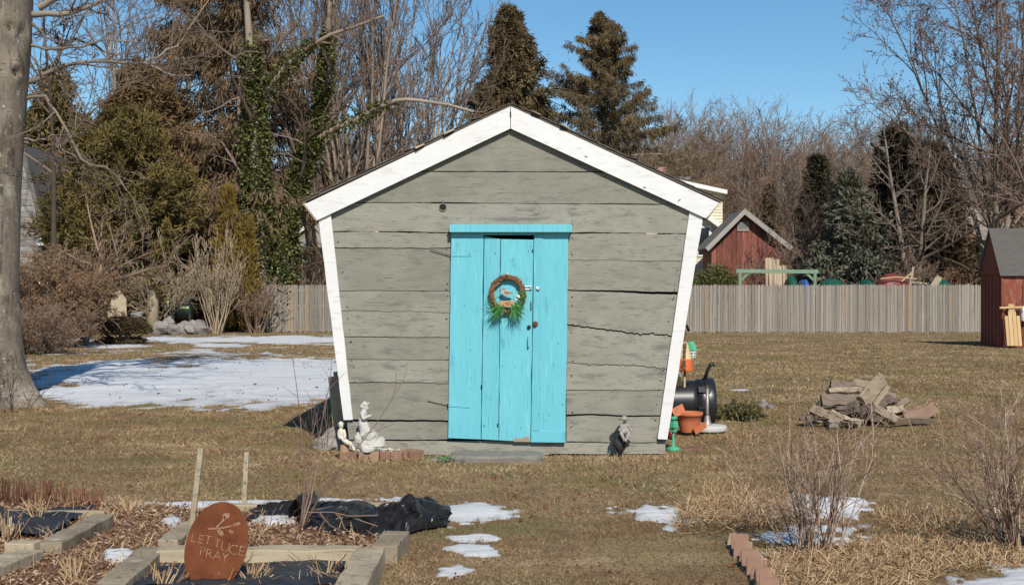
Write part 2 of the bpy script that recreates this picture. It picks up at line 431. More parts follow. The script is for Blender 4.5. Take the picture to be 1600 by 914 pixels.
M['steel'] = flat('bright_steel', (.55, .55, .54), .3, .9)
M['dull_steel'] = flat('dull_steel', (.34, .32, .29), .5, .55)
M['twig_brown'] = mat('brown_twig', [(0, (.09, .058, .038)), (.6, (.25, .17, .11)), (1, (.42, .31, .21))], 8, vk=.6)
M['timber'] = mat('weathered_timber', [(.25, (.19, .150, .10)), (.5, (.34, .275, .19)), (.75, (.48, .40, .285))], 3, (1, 1, 1), detail=9, vk=.25, bump=.8, bdist=.006, flecks=[((.12, .095, .07), (1, 1, 1), 28, .55, .68), ((.52, .45, .34), (1, 1, 1), 12, .60, .72), ((.09, .07, .05), (3, 14, 14), 4, .62, .70)])
M['timber_new'] = mat('tan_timber', [(.25, (.25, .195, .125)), (.75, (.45, .37, .255))], 3, (1, 1, 4), detail=8, vk=.25, bump=.4, bdist=.004, flecks=[((.2, .15, .1), (1.5, 3, 14), 4, .56, .72)])
M['fabric'] = mat('weed_fabric', [(.3, (.012, .014, .018)), (.7, (.04, .044, .052))], 6, rough=.55, vk=0, bump=.6, bdist=.02)
M['tarp'] = mat('black_plastic', [(.3, (.007, .0065, .006)), (.7, (.020, .018, .017))], 8, rough=.36, vk=0, bump=.3, bdist=.01, spec=.4)
M['straw'] = mat('dry_straw', [(0, (.13, .072, .036)), (.45, (.34, .215, .11)), (1, (.60, .45, .28))], 6, vk=.8)
M['redstem'] = mat('red_brown_stems', [(0, (.06, .022, .014)), (1, (.22, .09, .05))], 6, vk=.8)
M['litter'] = mat('leaf_litter', [(0, (.075, .036, .022)), (.4, (.19, .10, .058)), (.7, (.32, .195, .115)), (1, (.54, .43, .31))], 6, vk=.9)
M['redleaf'] = mat('red_leaf', [(0, (.08, .022, .012)), (1, (.25, .075, .035))], 6, vk=.8)
M['twig'] = mat('shrub_twig', [(0, (.10, .058, .04)), (.6, (.24, .16, .115)), (1, (.40, .29, .21))], 8, vk=.6)
M['twig_red'] = mat('shrub_twig_red', [(0, (.095, .05, .035)), (.5, (.27, .17, .12)), (1, (.58, .46, .36))], 8, vk=.7)
M['twig_pale'] = mat('pale_twig', [(0, (.20, .15, .10)), (1, (.50, .39, .27))], 8, vk=.6)
M['bark'] = mat('smooth_grey_bark', [(.25, (.115, .092, .068)), (.5, (.195, .158, .12)), (.75, (.285, .237, .185))], 2.2, (1, 1, .6), detail=12, nrough=.72, vk=0, bump=1.0, bdist=.03,
                flecks=[((.075, .06, .046), (2, 2, .6), 4, .53, .66), ((.36, .31, .25), (1, 1, .7), 3, .55, .68), ((.09, .073, .056), (6, 6, .7), 4, .56, .66), ((.10, .08, .06), (1, 1, 6), 6, .58, .68), ((.50, .48, .43), (1, 1, 1), 15, .64, .68)])
M['bark_b'] = mat('grey_branch_bark', [(.2, (.12, .098, .075)), (.8, (.30, .25, .195))], 3, vk=.5)
M['bark_far'] = mat('far_trunk_bark', [(.2, (.16, .12, .09)), (.8, (.36, .285, .215))], 1.5, (1, 1, .4), vk=.3)
M['twig_far'] = mat('far_twig_bark', [(0, (.09, .062, .047)), (1, (.25, .185, .142))], 1, vk=.7)
M['wood_far'] = mat('far_wood_twigs', [(0, (.10, .064, .043)), (.6, (.235, .157, .112)), (1, (.37, .27, .20))], .15, vk=.6)
M['bark_dark'] = mat('dark_bark', [(.2, (.045, .034, .026)), (.8, (.12, .09, .065))], 3, vk=.4)
M['spruce'] = mat('spruce_needles', [(0, (.040, .032, .014)), (.5, (.125, .090, .042)), (1, (.235, .165, .085))], .6, vk=.65)
M['spruce_b'] = mat('brown_spruce_needles', [(0, (.040, .028, .015)), (.5, (.135, .088, .045)), (1, (.24, .16, .09))], .5, vk=.65)
M['cedar'] = mat('cedar_sprays', [(0, (.040, .033, .010)), (.5, (.145, .108, .034)), (.8, (.20, .145, .048)), (1, (.27, .165, .07))], .5, vk=.65)
M['cedar_b'] = mat('browned_cedar_sprays', [(0, (.045, .034, .014)), (.5, (.155, .10, .042)), (1, (.34, .19, .095))], .45, vk=.6)
M['arbor'] = mat('arborvitae_sprays', [(0, (.055, .040, .009)), (.5, (.175, .115, .024)), (1, (.29, .19, .045))], .8, vk=.65)
M['blue'] = mat('blue_spruce_needles', [(0, (.034, .034, .021)), (.5, (.115, .112, .076)), (1, (.22, .21, .155))], .8, vk=.6)
M['darkgreen'] = mat('dark_pine_needles', [(0, (.016, .016, .008)), (.6, (.05, .042, .02)), (1, (.10, .072, .036))], .6, vk=.65)
M['ivy'] = mat('ivy_leaves', [(0, (.020, .026, .007)), (.5, (.07, .074, .019)), (.85, (.145, .14, .038)), (1, (.26, .225, .075))], 1, vk=.75, rough=.45)
M['yew'] = mat('yew_leaves', [(0, (.022, .018, .009)), (.6, (.075, .05, .022)), (1, (.13, .09, .04))], 1, vk=.7)
M['boxleaf'] = mat('shrub_leaves', [(0, (.03, .034, .010)), (.6, (.10, .10, .03)), (1, (.19, .17, .06))], 2, vk=.75, rough=.5)
M['bush_red'] = mat('rusty_bush', [(0, (.085, .048, .025)), (.6, (.24, .135, .066)), (1, (.40, .225, .115))], 1, vk=.6)
M['budred'] = mat('red_buds', [(0, (.11, .038, .034)), (1, (.22, .09, .075))], 1, vk=.8)
M['picket'] = mat('grey_stockade', [(.1, (.135, .115, .095)), (.5, (.235, .205, .172)), (.9, (.35, .31, .265))], 2.5, (6, 6, .5), detail=8, vk=.42, flecks=[((.12, .10, .08), (9, 9, .6), 3, .58, .72)])
M['picket_post'] = mat('fence_post_wood', [(.2, (.20, .145, .095)), (.8, (.34, .26, .18))], 3, (4, 4, .6), vk=.3)
M['barn'] = mat('barn_red', [(.2, (.12, .038, .028)), (.5, (.21, .068, .048)), (.8, (.30, .12, .09))], 2.2, (4, 4, .5), detail=8, vk=.4, flecks=[((.22, .15, .11), (5, 5, .5), 2.5, .57, .72), ((.055, .028, .022), (6, 6, .35), 2.3, .52, .66)])
M['red_side'] = mat('red_shed_boards', [(.2, (.17, .045, .030)), (.8, (.29, .085, .055))], 2.5, (3, 3, .8), vk=.3, flecks=[((.34, .17, .12), (2, 2, .8), 4, .55, .72), ((.09, .035, .027), (5, 5, .5), 3, .55, .7), ((.20, .16, .13), (6, 6, 1), 5, .66, .72)])
M['roof_grey'] = mat('grey_roof', [(.2, (.11, .105, .10)), (.8, (.20, .19, .18))], 4, (1, 1, 5), vk=.3)
M['roof_brown'] = mat('brown_grey_roof', [(.2, (.075, .066, .06)), (.8, (.15, .135, .12))], 4, (1, 5, 9), vk=.3)
M['roof_tan'] = mat('tan_roof', [(.2, (.20, .165, .135)), (.8, (.30, .25, .21))], 2, vk=.2)
M['cream'] = mat('cream_siding', [(.2, (.58, .52, .39)), (.8, (.70, .63, .48))], 2, vk=.3)
M['trim'] = flat('white_trim', (.72, .71, .68), .6)
M['greyshingle'] = mat('grey_wall_shingle', [(.2, (.20, .18, .16)), (.8, (.38, .35, .32))], 3, vk=.5)
M['brick'] = mat('red_brick', [(.1, (.14, .075, .05)), (.5, (.245, .14, .095)), (.9, (.38, .26, .16))], 5, detail=8, vk=.55, bump=.5, bdist=.004, flecks=[((.45, .36, .29), (1, 1, 1), 20, .62, .72)])
M['brick_ch'] = mat('chimney_brick', [(.1, (.22, .12, .08)), (.9, (.38, .23, .16))], 5, vk=.4)
M['stone'] = mat('grey_stone', [(.2, (.14, .125, .115)), (.8, (.34, .31, .29))], 5, detail=9, vk=.3, bump=.7, bdist=.01)
M['stone_dk'] = mat('dark_stone', [(.2, (.02, .018, .017)), (.8, (.05, .045, .04))], 9, vk=.3, bump=.5)
M['slate'] = mat('step_stone', [(.2, (.12, .11, .095)), (.8, (.27, .25, .215))], 6, detail=9, vk=.2, bump=.8, bdist=.01)
M['statue'] = mat('white_cast_stone', [(.2, (.33, .31, .275)), (.7, (.54, .515, .475))], 18, detail=8, vk=0, bump=.7, bdist=.006, flecks=[((.34, .31, .27), (1, 1, 1), 26, .62, .76)])
M['statue_c'] = mat('cream_cast_stone', [(.2, (.46, .41, .33)), (.7, (.66, .60, .49))], 18, vk=0, bump=.6, bdist=.006, flecks=[((.3, .25, .2), (1, 1, 1), 30, .62, .76)])
M['statue_g'] = mat('grey_cast_stone', [(.2, (.22, .20, .175)), (.7, (.36, .335, .30))], 25, vk=0, bump=.6, bdist=.004)
M['black_plastic'] = mat('barrel_plastic', [(.3, (.010, .011, .013)), (.7, (.022, .023, .026))], 5, vk=0, rough=.36, spec=.5)
M['terra'] = mat('terracotta', [(.2, (.40, .115, .05)), (.8, (.52, .17, .08))], 8, vk=.1, rough=.75)
M['concrete'] = mat('pale_concrete', [(.2, (.36, .35, .33)), (.8, (.55, .54, .51))], 14, vk=.1, bump=.3)
M['green_paint'] = mat('green_paint', [(.2, (.05, .30, .17)), (.8, (.09, .40, .24))], 12, vk=.2, rough=.5)
M['green_old'] = mat('faded_green_paint', [(.2, (.12, .19, .12)), (.8, (.22, .31, .21))], 5, vk=.2)
M['green_tarp'] = mat('green_tarp', [(.2, (.010, .055, .035)), (.8, (.022, .11, .075))], 5, vk=.2, rough=.45)
M['red_tarp'] = mat('red_tarp', [(.2, (.13, .030, .022)), (.8, (.27, .07, .05))], 5, vk=.2, rough=.45)
M['buoy_cream'] = mat('buoy_cream', [(.2, (.50, .36, .19)), (.8, (.64, .48, .28))], 20, vk=.1, rough=.6)
M['buoy_orange'] = mat('buoy_orange', [(.2, (.56, .11, .035)), (.8, (.68, .16, .055))], 20, vk=.1, rough=.55)
M['ochre'] = flat('buoy_ochre', (.48, .29, .09))
M['ink'] = flat('brown_paint', (.10, .06, .03))
M['mint'] = flat('birdhouse_green', (.10, .46, .24))
M['whitep'] = flat('white_paint_small', (.75, .74, .71))
M['vine'] = mat('grapevine', [(0, (.085, .04, .02)), (.6, (.22, .115, .055)), (1, (.38, .22, .11))], 20, vk=.7)
M['bird'] = mat('painted_bird', [(.3, (.20, .105, .075)), (.6, (.30, .18, .13))], 25, vk=0)
M['bird_belly'] = flat('painted_bird_belly', (.50, .40, .32))
M['plaque'] = mat('wood_plaque', [(.2, (.36, .20, .09)), (.8, (.52, .32, .16))], 14, (1, 1, 4), vk=0)
M['fgreen'] = mat('plastic_grass', [(0, (.015, .10, .025)), (.6, (.05, .24, .05)), (1, (.14, .38, .09))], 12, vk=.8, rough=.5)
M['shell'] = flat('cream_shell', (.66, .55, .42))
M['sled'] = mat('sled_wood', [(.2, (.42, .27, .12)), (.8, (.58, .41, .21))], 6, (4, 4, .6), vk=.3)
M['sled_red'] = flat('sled_frame', (.11, .025, .018))
M['straw_dk'] = mat('weathered_straw', [(0, (.09, .05, .028)), (.5, (.25, .155, .085)), (.85, (.40, .28, .165)), (1, (.55, .42, .27))], 6, vk=.85)
M['log'] = mat('split_firewood', [(.2, (.14, .105, .072)), (.5, (.30, .235, .168)), (.8, (.48, .40, .30))], 5, (1, 1, 1), detail=9, vk=.45, bump=.6, bdist=.01, flecks=[((.10, .075, .055), (1, 1, 1), 16, .57, .72)])
M['log_bark'] = mat('firewood_bark', [(.2, (.075, .055, .042)), (.8, (.21, .165, .13))], 10, vk=.4, bump=.9, bdist=.012)
M['log_red'] = mat('firewood_red', [(.2, (.13, .075, .05)), (.8, (.28, .18, .13))], 8, vk=.3, bump=.5)
M['brownfence'] = mat('brown_board_fence', [(.2, (.045, .033, .026)), (.8, (.085, .065, .052))], 3, (5, 5, .5), vk=.5)
M['glass'] = flat('dark_window_glass', (.02, .025, .03), .12, spec=.6)
M['bluep'] = flat('blue_plastic', (.03, .12, .35), .4)
M['redball'] = flat('red_plastic', (.22, .012, .02), .35)
M['stripe'] = flat('lime_plastic_strip', (.45, .62, .25), .5)
M['tumbler'] = flat('dark_green_plastic', (.02, .03, .026), .4)
M['forest_floor'] = mat('forest_floor', [(.2, (.075, .05, .036)), (.8, (.16, .11, .082))], .4, detail=10, vk=0)

def stone(name, label, p, size, seed, m_=M['stone'], cat='stone', amp=.4, group=None, k=22, flat=None):
    m = MB(seed); m.rock(p, size, seed, amp, k, flat); o = m.build(name, m_, loc=(p[0], p[1], 0)); return tag(o, label, cat, group)
# ------------------------------------------------------------------ ground, snow, soil, hill
def sheet(name, xs, ys, m_, zf):
    X, Y = np.meshgrid(xs, ys); Z = zf(X, Y); nx, ny = len(xs), len(ys)
    i = (np.arange(ny - 1) * nx)[:, None]; j = np.arange(nx - 1)[None]
    q = np.stack([i + j, i + j + 1, i + nx + j + 1, i + nx + j], -1).reshape(-1, 4)
    b = MB(); b.add(np.c_[X.ravel(), Y.ravel(), Z.ravel()], q, 0.0)
    return b.build(name, m_, smooth=True)
xs = np.concatenate([np.linspace(-700, -40, 12), np.linspace(-36, -9, 28), np.linspace(-8, 8, 160), np.linspace(9, 36, 28), np.linspace(40, 700, 12)])
ys = np.concatenate([np.linspace(-60, 4, 12), np.linspace(4.5, 20, 180), np.linspace(21, 60, 40), np.linspace(70, 900, 14)])
kind(sheet('ground', xs, ys, M['ground'], lambda x, y: np.where((np.abs(x) < 60) & (y < 70), gz(x, y), 0.0)), 'structure')
kind(sheet('hill', np.linspace(-160, 160, 60), np.linspace(138, 190, 12), M['forest_floor'],
           lambda x, y: -1 + 9.5 * np.clip((y - 138) / 40, 0, 1) ** .7 + 2.5 * (fbm(x * .05, y * .05, 5) - .5)), 'structure')

SOIL = [G(-90, 792)[:2], G(300, 790)[:2], G(600, 786)[:2], G(628, 832)[:2], G(592, 862)[:2], G(535, 930)[:2], G(-90, 930)[:2]]
def soil_z(x, y): return gz(x, y) + .012 + .03 * (fbm(x * 3, y * 3, 9) - .4)
b = MB(); sx = np.linspace(-4.6, -.5, 150); sy = np.linspace(6.0, 9.0, 120)
X, Y = np.meshgrid(sx, sy); ok = inpoly(X, Y, SOIL)
Z = np.where(ok, soil_z(X, Y), -.05); nx = len(sx)
ii = (np.arange(len(sy) - 1) * nx)[:, None]; jj = np.arange(nx - 1)[None]
q = np.stack([ii + jj, ii + jj + 1, ii + nx + jj + 1, ii + nx + jj], -1).reshape(-1, 4)
q = q[ok.ravel()[q].any(1)]
b.add(np.c_[X.ravel(), Y.ravel(), Z.ravel()], q, 0.0); kind(b.build('garden_soil', M['soil'], smooth=True), 'structure')

# snow: each patch = ellipse in the photo's ground rows (x0, x1, y0, y1) with its thickness
SNOW = [(20, 700, 560, 631, .05), (90, 420, 600, 631, .03), (200, 700, 525.5, 537, .04), (120, 250, 536, 544, .03), (270, 400, 535, 543, .02),
        (670, 815, 790, 822, .03), (700, 795, 834, 846, .015), (706, 792, 850, 867, .02), (672, 735, 878, 897, .02),
        (968, 1075, 793, 824, .035), (1175, 1360, 780, 822, .05), (1215, 1375, 818, 838, .03), (1120, 1370, 834, 852, .035), (1030, 1060, 822, 834, .015), (1295, 1380, 794, 803, .015),
        (1450, 1680, 892, 960, .02), (190, 480, 783, 797, .03), (380, 460, 810, 824, .03), (165, 205, 866, 886, .012), (245, 285, 810, 824, .012), (420, 620, 776, 788, .02),
        (1090, 1125, 604, 609, .02), (1140, 1170, 606, 611, .02)]
def snow_mask(x, y):
    best = np.full(np.shape(x), -1.0); py = HZ + CH * F / np.maximum(y, .5); px = 800 + x * F / np.maximum(y, .5)
    hh = np.zeros(np.shape(x))
    n = fbm(x * 1.1, y * .55, 21, 5) * 1.0 + .55 * fbm(x * 5, y * 3, 4, 3) - .78
    ns = fbm(x * 5, y * 2.6, 77, 5) + .4 * fbm(x * 22, y * 14, 78, 3) - .70
    for (x0, x1, y0, y1, h) in SNOW:
        d = 1 - np.sqrt(((px - (x0 + x1) / 2) / ((x1 - x0) / 2)) ** 2 + ((py - (y0 + y1) / 2) / ((y1 - y0) / 2)) ** 2)
        d = d * 1.0 + (n * 1.35 + ns * .75 + .09 if x1 - x0 > 300 else ns * 1.9 - .10 if y0 > 700 else n * 1.3)
        hh = np.where(d > best, h, hh); best = np.maximum(best, d)
    return best, hh
SHED_Y = 11.43
b = MB()
for (x0, x1, y0, y1, dx) in [(-4.2, 4.2, 6.2, 9.4, .022), (-16, -2.2, 15, 48, .11), (2, 9, 18, 42, .12)]:
    sx = np.arange(x0, x1, dx); sy = np.arange(y0, y1, dx * 1.3)
    X, Y = np.meshgrid(sx, sy); mk, hh = snow_mask(X, Y)
    Z = gz(X, Y) + np.where(mk > 0, (.004 + np.where(hh < .045, hh * .3, hh * .8) * np.minimum(1, mk * 1.6)) + .03 * (fbm(X * 1.2, Y * 4.5, 31, 4) - .5), np.maximum(mk, -.2) * .15)
    Z = np.where(inpoly(X, Y, SOIL) & (mk > 0), Z + .03, Z)
    nx = len(sx); ii = (np.arange(len(sy) - 1) * nx)[:, None]; jj = np.arange(nx - 1)[None]
    q = np.stack([ii + jj, ii + jj + 1, ii + nx + jj + 1, ii + nx + jj], -1).reshape(-1, 4)
    q = q[(mk.ravel()[q] > -.02).any(1)]
    b.add(np.c_[X.ravel(), Y.ravel(), Z.ravel()], q, np.clip(mk.ravel() * 2.2, 0, 1))
kind(b.build('snow', M['snow'], smooth=True), 'stuff')

# grass: matted dead blades, thinning with distance
rng = np.random.default_rng(5)
N = 640000
Yg = np.exp(rng.uniform(np.log(5.9), np.log(50), N)); Xg = rng.uniform(-1, 1, N) * (.425 * Yg + .2)
mk, _ = snow_mask(Xg, Yg)
keep = (mk < .03 + .13 * rng.random(N) ** 3) & ~inpoly(Xg, Yg, SOIL)
px = 800 + Xg * F / Yg
CLR = [(2.03, 13.35, .24), (1.81, 13.1, .16), (1.48, 11.75, .10)]
for (cx_, cy_, cr_) in CLR: keep &= (Xg - cx_) ** 2 + (Yg - cy_) ** 2 > cr_ ** 2
keep &= rng.random(N) > .30 * np.clip((.47 - fbm(Xg * 1.6, Yg * 1.6, 51, 4)) * 9, 0, 1)
SHED_FOOT = (Xg > -1.42) & (Xg < 1.36) & (Yg > 11.2) & (Yg < 14.9)
keep &= ~SHED_FOOT
Xg, Yg = Xg[keep], Yg[keep]; N = len(Xg)
sc = (Yg / 8) ** .55
tuft = fbm(Xg * 4, Yg * 4, 11, 3)
az = rng.random(N) * 2 * pi; til = np.clip(rng.normal(1.08, .34, N), 0, 1.52) - .3 * (tuft - .5)
D = np.stack([np.cos(az) * np.sin(til), np.sin(az) * np.sin(til), np.cos(til)], 1)
var = np.clip(rng.normal(.5, .2, N) + (fbm(Xg * .9, Yg * .9, 13, 4) - .5) * 1.0 + (fbm(Xg * 7, Yg * 7, 15, 3) - .5) * .9, 0, 1)
L = (.014 + .034 * rng.random(N) * (.4 + tuft)) * sc; 
b = MB(5); b.blades(np.c_[Xg, Yg, gz(Xg, Yg) - .004], D, L * np.clip(1.5 - Yg / 40, .4, 1), (.0035 + .003 * rng.random(N)) * sc ** 1.6, var)
kind(b.build('grass', M['grass']), 'stuff')
# rusty leaf and bark crumbs on the lawn and in the beds
n = 5200; Yl = np.exp(rng.uniform(np.log(6), np.log(17), n)); Xl = rng.uniform(-1, 1, n) * .42 * Yl
c = fbm(Xl * 1.2, Yl * 1.2, 44, 3); k = (c > .46) & (snow_mask(Xl, Yl)[0] < .02) & ~((np.abs(Xl) < 1.5) & (Yl > 11.1)); Xl, Yl = Xl[k], Yl[k]; n = len(Xl)
b = MB(6); rep = 5
B = np.repeat(np.c_[Xl, Yl, gz(Xl, Yl) + .012], rep, 0) + rng.normal(size=(n * rep, 3)) * .007
sz = np.repeat(rng.random(n) ** 3, rep)
b.leaves(B, rng.normal(size=B.shape) * (1, 1, .5), .006 + .022 * sz * rng.random(n * rep) + .004 * rng.random(n * rep), .007 + .010 * sz)
n = 170; Xl = rng.uniform(-9.5, -2.2, n); Yl = rng.uniform(16.5, 29, n); mk_, hh_ = snow_mask(Xl, Yl); k = mk_ > .12; Xl, Yl, hz = Xl[k], Yl[k], hh_[k]; n = len(Xl)   # bits of bark lying on the snow
b.leaves(np.c_[Xl, Yl, gz(Xl, Yl) + hz * .8 + .02], rng.normal(size=(n, 3)) * (1, 1, .3), .02 + .06 * rng.random(n) ** 3, .03, rng.random(n) * .3); kind(b.build('fallen_leaves', M['redleaf']), 'stuff')
n = 26000; Xl = rng.uniform(-4.5, -.6, n); Yl = rng.uniform(6.1, 9.0, n)
k = inpoly(Xl, Yl, SOIL); Xl, Yl = Xl[k], Yl[k]; n = len(Xl)
B = np.c_[Xl, Yl, soil_z(Xl, Yl) + .006 + .012 * rng.random(n)]
b = MB(7); b.leaves(B, rng.normal(size=B.shape) * (1, 1, .45), .012 + .03 * rng.random(n) ** 2, .008 + .012 * rng.random(n)); kind(b.build('leaf_litter', M['litter']), 'stuff')
# straw lying in the beds and on the right border
def straw_bed(name, poly, n, ln, seed, m_, h=.03, tilt=1.2):
    rg = np.random.default_rng(seed); P = np.array(poly); x = rg.uniform(P[:, 0].min(), P[:, 0].max(), n); y = rg.uniform(P[:, 1].min(), P[:, 1].max(), n)
    k = inpoly(x, y, poly); x, y = x[k], y[k]; n = len(x)
    az = rg.random(n) * 2 * pi; t = np.clip(rg.normal(tilt, .3, n), 0, 1.55)
    D = np.stack([np.cos(az) * np.sin(t), np.sin(az) * np.sin(t), np.cos(t)], 1)
    p0 = np.c_[x, y, gz(x, y) + h * rg.random(n)]; l = ln * (.4 + .9 * rg.random(n))
    p1 = p0 + D * l[:, None] * .5; p2 = p1 + nrm(D + rg.normal(size=D.shape) * .35) * l[:, None] * .5
    b = MB(seed); b.tubes(np.stack([p0, p1, p2], 1), np.stack([np.full(n, .0022), np.full(n, .002), np.full(n, .0012)], 1), 3)
    return kind(b.build(name, m_), 'stuff')
straw_bed('straw_litter', [G(-90, 798)[:2], G(590, 792)[:2], G(600, 858)[:2], G(540, 930)[:2], G(-90, 930)[:2]], 2600, .11, 71, M['straw'])
straw_bed('straw_mulch', [G(1055, 838)[:2], G(1075, 790)[:2], G(1130, 778)[:2], G(1235, 790)[:2], G(1250, 836)[:2]], 2300, .12, 72, M['straw'], .09, 1.0)
straw_bed('border_straw', [G(1195, 930)[:2], G(1190, 868)[:2], G(1260, 860)[:2], G(1420, 848)[:2], G(1540, 855)[:2], G(1640, 870)[:2], G(1600, 895)[:2], G(1480, 897)[:2], G(1430, 930)[:2]], 6800, .075, 73, M['straw'], .03, 1.2)
straw_bed('dead_grass_edge', [(-1.5, 11.02), (1.6, 11.02), (1.6, 11.25), (.45, 11.3), (-1.5, 11.25)], 700, .06, 74, M['straw'], .01, .9)
straw_bed('dry_grass_tufts', [G(1360, 808)[:2], G(1480, 800)[:2], G(1530, 830)[:2], G(1400, 836)[:2]], 500, .09, 75, M['straw'], .01, .9)

# ------------------------------------------------------------------ the crooked garden shed
def S(px, py, Y=SHED_Y): p = W(px, py, Y); return (p[0], p[2])
YF = SHED_Y
shed = thing('garden_shed', 'crooked grey clapboard garden shed with flared walls, white trim and a turquoise door', 'shed', (0, YF, 0))
def xl(y): return 507 + (y - 340) * .1100
def xr(y): return 1087 - (y - 340) * .1486
def rake(x): return 184 + .474 * np.abs(x - 798)
b = MB(3); rg = np.random.default_rng(31)
def edge(xa, xb, ya, yb, n, jit, seed):
    r = np.random.default_rng(seed); x = np.linspace(xa, xb, n); y = np.linspace(ya, yb, n)
    w = np.cumsum(r.normal(size=n)); w -= np.linspace(w[0], w[-1], n)
    return x, y + jit * (w * .35 + .35 * r.normal(size=n))
def plank(ta, tb, ba, bb, L, Rr, seed, jt=.5, jb=.5, dy=0., n=34, clip=True, seams=None):
    """ta/tb: row of the top edge at its left/right end, ba/bb: of the bottom edge; L,Rr: column of the ends or wall-line functions"""
    r = np.random.default_rng(seed); st, sb = seams or (seed, seed + 500)
    la = L(ta) if callable(L) else L; lb = L(ba) if callable(L) else L
    ra = Rr(tb) if callable(Rr) else Rr; rb = Rr(bb) if callable(Rr) else Rr
    x, y = edge(la, ra, ta, tb, n, jt, st); x2, y2 = edge(lb, rb, ba, bb, n, jb, sb)
    if clip: y = np.maximum(y, rake(x)); y2 = np.maximum(y2, rake(x2) + .5)
    y = np.minimum(y, y2 - .4)
    yy = YF + dy + .0035 * np.linspace(r.normal(), r.normal(), n)
    b.strip([S(*p) for p in zip(x, y)], [S(*p) for p in zip(x2, y2)], yy, YF + .035)
C = 798
plank(186, 186, 266.8, 268.4, 612, 984, 1, 0, .4)
plank(268.8, 270, 316.5, 319.5, 515, 1080, 2, .4, .5, -.002)
plank(317.8, 321, 361.5, 364.6, xl, xr, 3, .5, .7, .001)
for i, (ta, tb, ba, bb, jt, jb, dy) in enumerate([(363, 364.8, 386.6, 387, .7, .5, .002), (388.2, 388.4, 454, 454.6, .4, .4, -.003), (455, 455.4, 485.4, 488, .4, .9, .001), (485.9, 488.4, 525.4, 527, .9, .5, .001), (526.7, 528.2, 560.6, 562, .4, .4, -.002),
                                                  (561.6, 563, 596.6, 599, .3, .6, 0), (598.2, 600, 654.6, 656.5, .6, .5, -.002), (658.6, 659.5, 686.5, 686, .5, .5, .003)]):
    plank(ta, tb, ba, bb, xl, 705, 20 + i, jt, jb, dy, seams=(900 + i, 901 + i))
for i, (ta, tb, ba, bb, jt, jb, dy) in enumerate([(366.6, 366, 406, 407.6, .6, .4, 0), (406.7, 408.2, 452.4, 455.8, .4, .5, -.002), (454.2, 460.4, 505, 524.6, .5, 1.6, .002), (507.3, 526.8, 565.5, 577.5, 1.6, 1.7, -.004),
                                                  (566.6, 578.8, 609, 609.4, 1.7, .4, -.001), (610.2, 610.6, 647.4, 648.6, .4, .5, .001), (650.4, 651, 689.5, 690.5, .5, .5, -.003)]):
    plank(ta, tb, ba, bb, 885, xr, 40 + i, jt, jb, dy, n=60, seams=(950 + i, 951 + i))
front = b.build('front_wall', M['grey_paint'], shed)
# knots and the round hole, nail heads
m = MB(); 
def disc(cx, cy, r, y, k=16, z=1.0):
    c = S(cx, cy); a = np.arange(k) * 2 * pi / k
    return [(c[0] + r * cos(t), c[1] + z * r * sin(t)) for t in a]
m.prism(disc(692, 324, .030, 0), YF - .007, YF + .002); m.build('knot_hole', M['dark'], front)
m = MB(); m.tube([(*[S(692, 324)[0] + .033 * cos(t)], YF - .006, S(692, 324)[1] + .033 * sin(t)) for t in np.linspace(0, 2 * pi, 20)], .004, 5); m.tube([(S(838, 327)[0] + .036 * cos(t), YF - .002, S(838, 327)[1] + .04 * sin(t)) for t in np.linspace(0, 2 * pi, 20)], .003, 5)
m.build('knot_ring', M['grey_paint'], front)
m = MB(8); r8 = np.random.default_rng(8)
for y in list(range(345, 690, 11)):
    for xx in (xl(y) + 17 + r8.random() * 4, xr(y) - 14 - r8.random() * 5, 700 - r8.random() * 3, 892 + r8.random() * 3):
        if r8.random() < .45:
            c = S(xx, y + r8.normal() * 3); m.box((c[0], YF - .003, c[1]), (.007 + .012 * r8.random(), .012, .004), (0, r8.normal() * .2, 0), var=.2)
m.build('nail_heads', M['dark'], front)
# plinth, side and back walls, floor
m = MB(4)
m.strip([S(x, 689 + .3 * np.sin(x)) for x in np.linspace(538, 1040, 30)], [S(x, 709 + (2 if 640 < x < 860 else 0) + .5 * np.sin(x * .7)) for x in np.linspace(540, 1040, 30)], YF + .012, YF + .09)
m.build('sill_beam', M['grey_paint'], shed)
def wallside(name, fx, y0, y1, sgn):
    m = MB(9)
    ys_ = np.linspace(342, 690, 9)
    for a, c in zip(ys_[:-1], ys_[1:]):
        A = S(fx(a), a + .4); B_ = S(fx(c), c - .6); o = .03 * sgn
        v = [(A[0], y0, A[1]), (A[0], y1, A[1]), (B_[0], y1, B_[1]), (B_[0], y0, B_[1])]
        v += [(p[0] + o, p[1], p[2]) for p in v]
        m.add(v, [(0, 1, 2, 3), (7, 6, 5, 4), (0, 4, 5, 1), (1, 5, 6, 2), (2, 6, 7, 3), (3, 7, 4, 0)])
    return m.build(name, M['grey_paint'], shed)
YB = YF + 3.4
wallside('side_wall', xl, YF + .04, YB, 1); wallside('side_wall', xr, YF + .04, YB, -1)
m = MB(); pl = [S(xl(690), 690), S(xl(345), 345), S(798, 186), S(xr(345), 345), S(xr(690), 690)]
m.prism(pl, YB, YB + .03); m.build('back_wall', M['grey_paint'], shed)
m = MB(); m.box((-.05, YF + 1.75, .1), (2.66, 3.3, .06)); m.build('floor_boards', M['timber'], shed)
